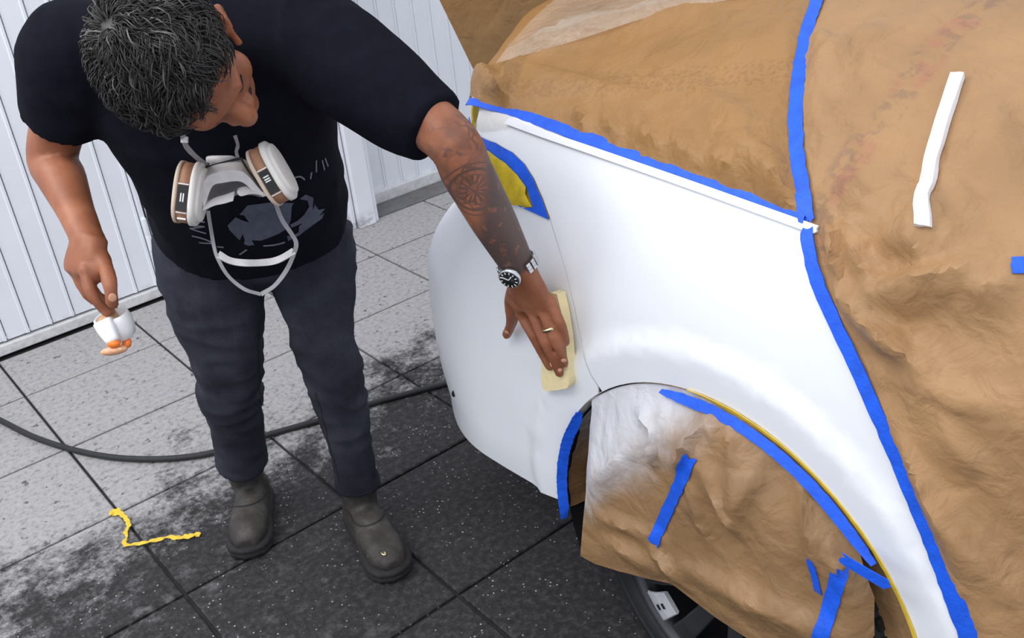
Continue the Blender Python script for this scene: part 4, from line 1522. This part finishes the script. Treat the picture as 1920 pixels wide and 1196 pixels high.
# ---- wrist watch and ring
wa = nrm(wrL-elL)
wc = wrL*.955+elL*.045
view = nrm(CAM-wc)
wl = nrm(np.cross(wa, view)); wl = wl if wl@CR > 0 else -wl
wn = np.cross(wa, wl); wn = wn if wn@view > 0 else -wn
# dial sits toward the thumb side
ang = math.radians(-38)
dn = nrm(wn*math.cos(ang)+wl*math.sin(ang)); dt = np.cross(wa, dn)
bar = []
watch = None
dc = wc+dn*.034


def disc(c, n_, r, h, mat, name, parent, seg=32, bev=.12):
    a = nrm(np.cross(n_, wa)); b = np.cross(n_, a)
    V, F = loft([(c, a, b, r*(1-bev), r*(1-bev)), (c+n_*h*.15, a, b, r, r), (c+n_*h*.8, a, b, r, r), (c+n_*h, a, b, r*(1-bev), r*(1-bev))], seg, 2.0)
    return obj(name, V, F, mat, parent)


watch = disc(dc-dn*.003, dn, .0205, .011, M['steel'], 'watch', person); watch['label'] = 'steel wrist watch with a black dial'
disc(dc+dn*.0075, dn, .0175, .0015, M['label_black'], 'watch_dial', watch, bev=.03)
a_ = nrm(np.cross(dn, wa)); b_ = np.cross(dn, a_)
for k in range(12):
    w = 2*math.pi*k/12; rd_ = a_*math.cos(w)+b_*math.sin(w); tg_ = np.cross(dn, rd_)
    obj('hour_mark', *box(dc+dn*.0093+rd_*.0145, (.004, .0016, .0008), [rd_, tg_, dn]), M['label_white'], watch, False)
for w, ln in ((.6, .010), (2.5, .014)):
    rd_ = a_*math.cos(w)+b_*math.sin(w); tg_ = np.cross(dn, rd_)
    obj('watch_hand', *box(dc+dn*.0097+rd_*ln*.5, (ln, .0016, .0008), [rd_, tg_, dn]), M['label_white'], watch, False)
for s_, r_ in ((.5, .0042), (-.6, .0042), (2.6, .004)):
    rd_ = a_*math.cos(s_)+b_*math.sin(s_)
    disc(dc+dn*.0082+rd_*.0075, dn, r_, .001, M['rim_dark'], 'sub_dial', watch, 16, .05)
for k in range(15):
    w = math.radians(38+k*18.5)
    rd_ = dn*math.cos(w)+dt*math.sin(w); tg_ = -dn*math.sin(w)+dt*math.cos(w)
    c = wc+rd_*np.interp(abs(math.sin(w)), [0, 1], [.031, .036])
    for q, sx in ((-.0064, .006), (0, .0062), (.0064, .006)):
        obj('watch_link', *box(c+wa*q, (sx, .0092, .004), [wa, tg_, rd_]), M['steel'], watch, False, bevel=.0008)
P = tipsL['ring']
rc = PX(1030, 615, 1.0155); rdv = nrm(P[1]-P[0]); u1 = nrm(np.cross(rdv, view)); u2 = np.cross(rdv, u1)
V, F = [], []
for k in range(28):
    w = 2*math.pi*k/28; e = u1*math.cos(w)+u2*math.sin(w)
    for dr_, da in ((.0128, -.003), (.0142, -.003), (.0142, .003), (.0128, .003)): V.append(rc+e*dr_+rdv*da)
for k in range(28):
    for q in range(4): F.append((k*4+q, k*4+(q+1) % 4, ((k+1) % 28)*4+(q+1) % 4, ((k+1) % 28)*4+q))
obj('finger_ring', V, F, M['gold'], person)['label'] = 'pale gold ring'

# ================================================================== THINGS THE MAN USES
# ---- sanding block under the left hand
FLAT = Surf(lambda t, z: (side_x(z)-.003, t, z), 1.0, 1.5, .5, 1.1, 30, 30)
bl_out = FLAT.path([(1040, 546), (1050, 543), (1061, 546), (1069, 580), (1076, 625), (1081, 680), (1083, 710), (1079, 719), (1060, 723), (1036, 725), (1031, 716), (1030, 690), (1033, 640), (1036, 590)])
blk = sheet('sanding_block', FLAT, bl_out, M['block'], None, step=.009, off=.022, sign=-1, solid=.0205)
tag(blk, 'cream foam sanding block under the left hand on the white panel', 'sanding block')

# ---- respirator hanging on the chest
def rp(u, v, d=1.78): return PD(u, v, d)


def sd(u, v, d, gap=.014):
    """keep a hanging strap in front of the shirt"""
    loc, n_, i, dist = bv_s.ray_cast(Vector(CAM), Vector(nrm(ray(u, v))))
    return PD(u, v, d if loc is None else min(d, dist-gap))


resp = thing('respirator', 'grey half-mask respirator with two brown filter cartridges hanging on the chest', 'respirator', rp(440, 345, 1.78))
rows = [([(383, 322), (400, 307), (425, 301), (446, 299), (463, 306), (481, 331), (498, 362)], 1.815),
        ([(377, 345), (390, 318), (420, 308), (449, 307), (468, 318), (484, 340), (500, 365)], 1.775),
        ([(377, 372), (388, 334), (420, 322), (449, 321), (466, 332), (482, 350), (499, 367)], 1.752),
        ([(380, 391), (396, 349), (420, 341), (444, 338), (459, 342), (476, 356), (494, 367)], 1.760)]
V, F = [], []
nn_ = 24
for pts, d in rows:
    Q = catmull([rp(u, v, d) for u, v in pts], nn_); V += list(Q)
for i in range(len(rows)-1):
    for k in range(nn_-1): F.append((i*nn_+k, i*nn_+k+1, (i+1)*nn_+k+1, (i+1)*nn_+k))
face = obj('facepiece', V, F, M['mask_grey'], resp, solid=.003)
V, F = [], []
for pts, d in (rows[3], ([(384, 391), (402, 362), (422, 355), (444, 350), (458, 352), (474, 360), (490, 367)], 1.83), ([(386, 396), (404, 382), (424, 374), (444, 366), (458, 366), (474, 366), (488, 370)], 1.835)):
    V += list(catmull([rp(u, v, d) for u, v in pts], nn_))
for i in range(2):
    for k in range(nn_-1): F.append((i*nn_+k, i*nn_+k+1, (i+1)*nn_+k+1, (i+1)*nn_+k))
obj('face_seal', V, F, M['mask_inner'], face)
for up, lo in (([(383, 386), (402, 374), (424, 367), (441, 361)], [(380, 396), (402, 386), (420, 382), (437, 377)]), ([(446, 356), (460, 352), (474, 357), (498, 364)], [(444, 362), (452, 368), (472, 364), (499, 368)])):
    A = catmull([rp(u, v, 1.765) for u, v in up], 14); B = catmull([rp(u, v, 1.755) for u, v in lo], 14)
    V = list(A)+list((A+B)/2+nrm(CAM-A[0])*.004)+list(B)
    F = [(r*14+k, r*14+k+1, (r+1)*14+k+1, (r+1)*14+k) for r in range(2) for k in range(13)]
    obj('skirt_flap', V, F, M['mask_grey'], face, solid=.003)
vd = nrm(CAM-rp(415, 300))
obj('valve_cover', *loft([(rp(414, 299, 1.80), CR, nrm(np.cross(CR, vd)), .026, .007), (rp(414, 298, 1.785), CR, nrm(np.cross(CR, vd)), .024, .0055)], 20, 4.0), M['mask_grey'], resp)
V, F = tube(catmull([rp(u, v, 1.775) for u, v in ((386, 313), (415, 306), (442, 299), (453, 297))], 14), .0022, 8); obj('rim_band', V, F, M['label_black'], resp)
V, F = tube(catmull([rp(u, v, 1.748) for u, v in ((453, 299), (463, 316), (477, 336), (492, 357))], 14), .0022, 8); obj('rim_band', V, F, M['label_black'], resp)


def cartridge(c_px, d, long_px, ax_sign, labels, cap_mat):
    c = rp(*c_px, d); v = nrm(CAM-c)
    lg = nrm(CR*long_px[0]+CD*long_px[1]); lg = nrm(lg-v*(lg@v))
    a = np.cross(lg, v)*ax_sign
    a = nrm(a+v*.22); v2 = np.cross(a, lg); v2 = v2 if v2@v > 0 else -v2
    R1, R2 = .054, .047
    o = obj('cartridge', *loft([(c-a*.017, lg, v2, R1*.90, R2*.90), (c-a*.015, lg, v2, R1*.97, R2*.97), (c-a*.010, lg, v2, R1*.97, R2*.97), (c-a*.010, lg, v2, R1*.93, R2*.93), (c+a*.009, lg, v2, R1*.93, R2*.93)], 36, 2.7), M['cart_tan'], resp)
    obj('cartridge_band', *loft([(c-a*.0095, lg, v2, R1*.94, R2*.94), (c+a*.0085, lg, v2, R1*.94, R2*.94)], 36, 2.7), M['cart_brown'], o)
    obj('cartridge_cap', *loft([(c+a*.009, lg, v2, R1*.95, R2*.95), (c+a*.010, lg, v2, R1, R2), (c+a*.016, lg, v2, R1, R2), (c+a*.019, lg, v2, R1*.93, R2*.93), (c+a*.019, lg, v2, R1*.86, R2*.86), (c+a*.024, lg, v2, R1*.84, R2*.84), (c+a*.025, lg, v2, R1*.78, R2*.78)], 36, 2.7), M[cap_mat], o)
    # printed label on the band, facing out
    def on(tl, ta, sx, sy, mat, nm, lift=.0):
        s = max(0., 1-abs(tl*.054/(R1*.94))**2.7)**(1/2.7)
        p_ = c+lg*tl*.054+v2*(R2*.94*s+.0008+lift)+a*ta
        obj(nm, *box(p_, (sx, sy, .0012), [lg, a, v2]), M[mat], o, False)
    on(*labels[0], 'label_black', 'label_patch')
    for q in labels[1:]: on(*q, 'label_white', 'label_mark', .0008)
    return o


cartridge((354, 362), 1.765, (-.12, .99), -1, [(.18, 0, .042, .0165), (.48, -.001, .006, .009), (.34, -.0055, .003, .003), (.16, .002, .014, .002), (.16, -.002, .014, .002), (-.25, 0, .002, .017), (.62, 0, .002, .017), (.80, 0, .003, .014)], 'cart_white')
cartridge((509, 327), 1.745, (.50, .866), -1, [(.16, 0, .040, .0165), (-.02, .0, .0022, .010), (.06, 0, .0022, .010), (.13, 0, .0022, .010), (.36, -.003, .010, .003), (.40, .004, .005, .005), (-.26, 0, .002, .017), (.58, 0, .002, .017)], 'cart_white')


def strap(name, pts, w, mat='strap', n=24, th=.0012):
    Q = catmull(pts, n); V, F = [], []
    T = np.gradient(Q, axis=0)
    for i in range(n):
        t = nrm(T[i]); v = nrm(CAM-Q[i]); a = nrm(np.cross(t, v)); a = nrm(a*.85+v*.5*math.sin(i*.3))
        V += [Q[i]-a*w/2, Q[i]+a*w/2]
    F = [(2*i, 2*i+1, 2*i+3, 2*i+2) for i in range(n-1)]
    return obj(name, V, F, M[mat], resp, solid=th)


strap('neck_strap', [sd(343, 255, 1.72), sd(350, 275, 1.74), sd(366, 293, 1.765), sd(388, 311, 1.785)], .009)
strap('neck_strap', [sd(441, 255, 1.72), sd(446, 272, 1.75), sd(443, 285, 1.78), sd(447, 299, 1.785)], .006)
obj('strap_buckle', *box(sd(346, 262, 1.725), (.012, .010, .004), [CR, CD, CF]), M['mask_grey'], resp, False, bevel=.001)
strap('head_strap', [sd(u, v, 1.84) for u, v in ((390, 395), (396, 430), (401, 462), (408, 484), (428, 517), (458, 542), (489, 552))], .0065, n=40)
strap('head_strap', [sd(u, v, 1.84) for u, v in ((489, 552), (515, 535), (538, 505), (552, 474), (555, 455), (546, 438), (528, 410), (514, 372))], .008, n=40)
strap('head_cradle', [sd(u, v, 1.84) for u, v in ((409, 476), (432, 488), (460, 493), (490, 493), (520, 487), (551, 470))], .0125, 'mask_grey', 30, .003)

# ---- small white cup held in the right hand
cup_t = PD(207, 590, 1.925)
cax = nrm(.22*CR+.86*CD+.46*CF)
ca = nrm(CR-cax*(CR@cax)); cb = np.cross(cax, ca)
cup = thing('cup', 'small white plastic cup with an orange spout held in the right hand', 'cup', cup_t+cax*.05)
obj('cup_body', *loft([(cup_t+cax*.016, ca, cb, .0245, .0205), (cup_t+cax*.003, ca, cb, .0265, .0225), (cup_t, ca, cb, .0285, .0245), (cup_t+cax*.002, ca, cb, .0310, .0265), (cup_t+cax*.012, ca, cb, .0325, .0285), (cup_t+cax*.030, ca, cb, .0320, .0285), (cup_t+cax*.045, ca, cb, .0275, .025), (cup_t+cax*.050, ca, cb, .020, .018)], 32, 2.3), M['cup'], cup)
obj('sponge_pad', *loft([(cup_t+cax*.016-ca*.006, ca, cb, .018, .019), (cup_t+cax*.004-ca*.008, ca, cb, .0165, .0175), (cup_t+cax*.001-ca*.008, ca, cb, .012, .013)], 20, 2.5), M['sponge'], cup)
d1, d2 = PD(198, 612, 1.902), PD(213, 641, 1.895)
sx = nrm(d2-d1); sa = nrm(CR-sx*(CR@sx)); sb = np.cross(sx, sa)
sp = obj('spout', *loft([(d1-sx*.010, sa, sb, .017, .014), (d1+sx*.006, sa, sb, .0165, .013), (d2-sx*.006, sa, sb, .0130, .010), (d2, sa, sb, .0115, .009)], 20, 3.0), M['cup'], cup)
obj('spout_tip', *ellip(PD(213, 644, 1.893), (.0120, .008, .009), [CR, CD, CF]), M['orange'], sp)
obj('orange_lever', *loft([(PD(229, 655, 1.925), CR, CF, .005, .006), (PD(235, 650, 1.925), CR, CF, .009, .007), (PD(239, 640, 1.925), CR, CF, .0075, .006), (PD(240, 635, 1.925), CR, CF, .004, .004)], 16, 2.5), M['orange'], cup)
obj('spout_disc', *ellip(PD(214, 657, 1.905), (.0245, .0085, .012), [nrm(CR-.18*CD), nrm(CD+.18*CR), CF]), M['peach'], cup)
obj('spout_disc_centre', *ellip(PD(223, 654, 1.897), (.009, .004, .006), [CR, CD, CF]), M['block'], cup)

# ---- air hose on the floor
hp_ = [(-330, 560), (-180, 690), (-60, 758), (0, 787), (60, 817), (128, 840), (200, 855), (270, 860), (340, 857), (410, 845), (500, 815), (600, 787), (700, 755), (780, 733), (845, 716), (900, 700), (1000, 672)]
Q = catmull([PZ(u, v, .011) for u, v in hp_], 120)
Q[:, 2] = .0098
V, F = tube(Q, .0092, 12)
tag(obj('air_hose', V, F, M['rubber']), 'thin black air hose lying across the tiles behind the boots', 'hose')

# ---- crumpled scrap of yellow tape
sc = [(206, 964, .018), (216, 962, .030), (228, 966, .014), (238, 976, .011), (242, 988, .013), (236, 1000, .012), (239, 1008, .006), (234, 1018, .012), (238, 1024, .010), (256, 1022, .008), (278, 1018, .011), (300, 1013, .011), (316, 1009, .007), (334, 1010, .016), (352, 1008, .013), (366, 1004, .016), (376, 1005, .010)]
P = catmull([PZ(u, v, .004) for u, v, w in sc], 70); W = np.interp(np.linspace(0, 1, 70), np.linspace(0, 1, len(sc)), [w for _, _, w in sc])
V, F = [], []
T = np.gradient(P, axis=0)
for i in range(70):
    t = nrm(T[i]); a = np.array((-t[1], t[0], 0)); tw = .5*math.sin(i*.45)+.3*math.sin(i*1.3)
    for k in range(4):
        o_ = (k/3-.5)*W[i]*(1+.25*math.sin(i*2.1+k))
        V.append(P[i]+a*o_+np.array((0, 0, .003+abs(tw)*.006*(k/3)+.002*math.sin(i*.9+k))))
for i in range(69):
    for k in range(3): F.append((i*4+k, i*4+k+1, (i+1)*4+k+1, (i+1)*4+k))
tag(obj('tape_scrap', V, F, M['yellow_tape'], solid=.001), 'twisted scrap of yellow tape on the floor tiles', 'tape scrap')
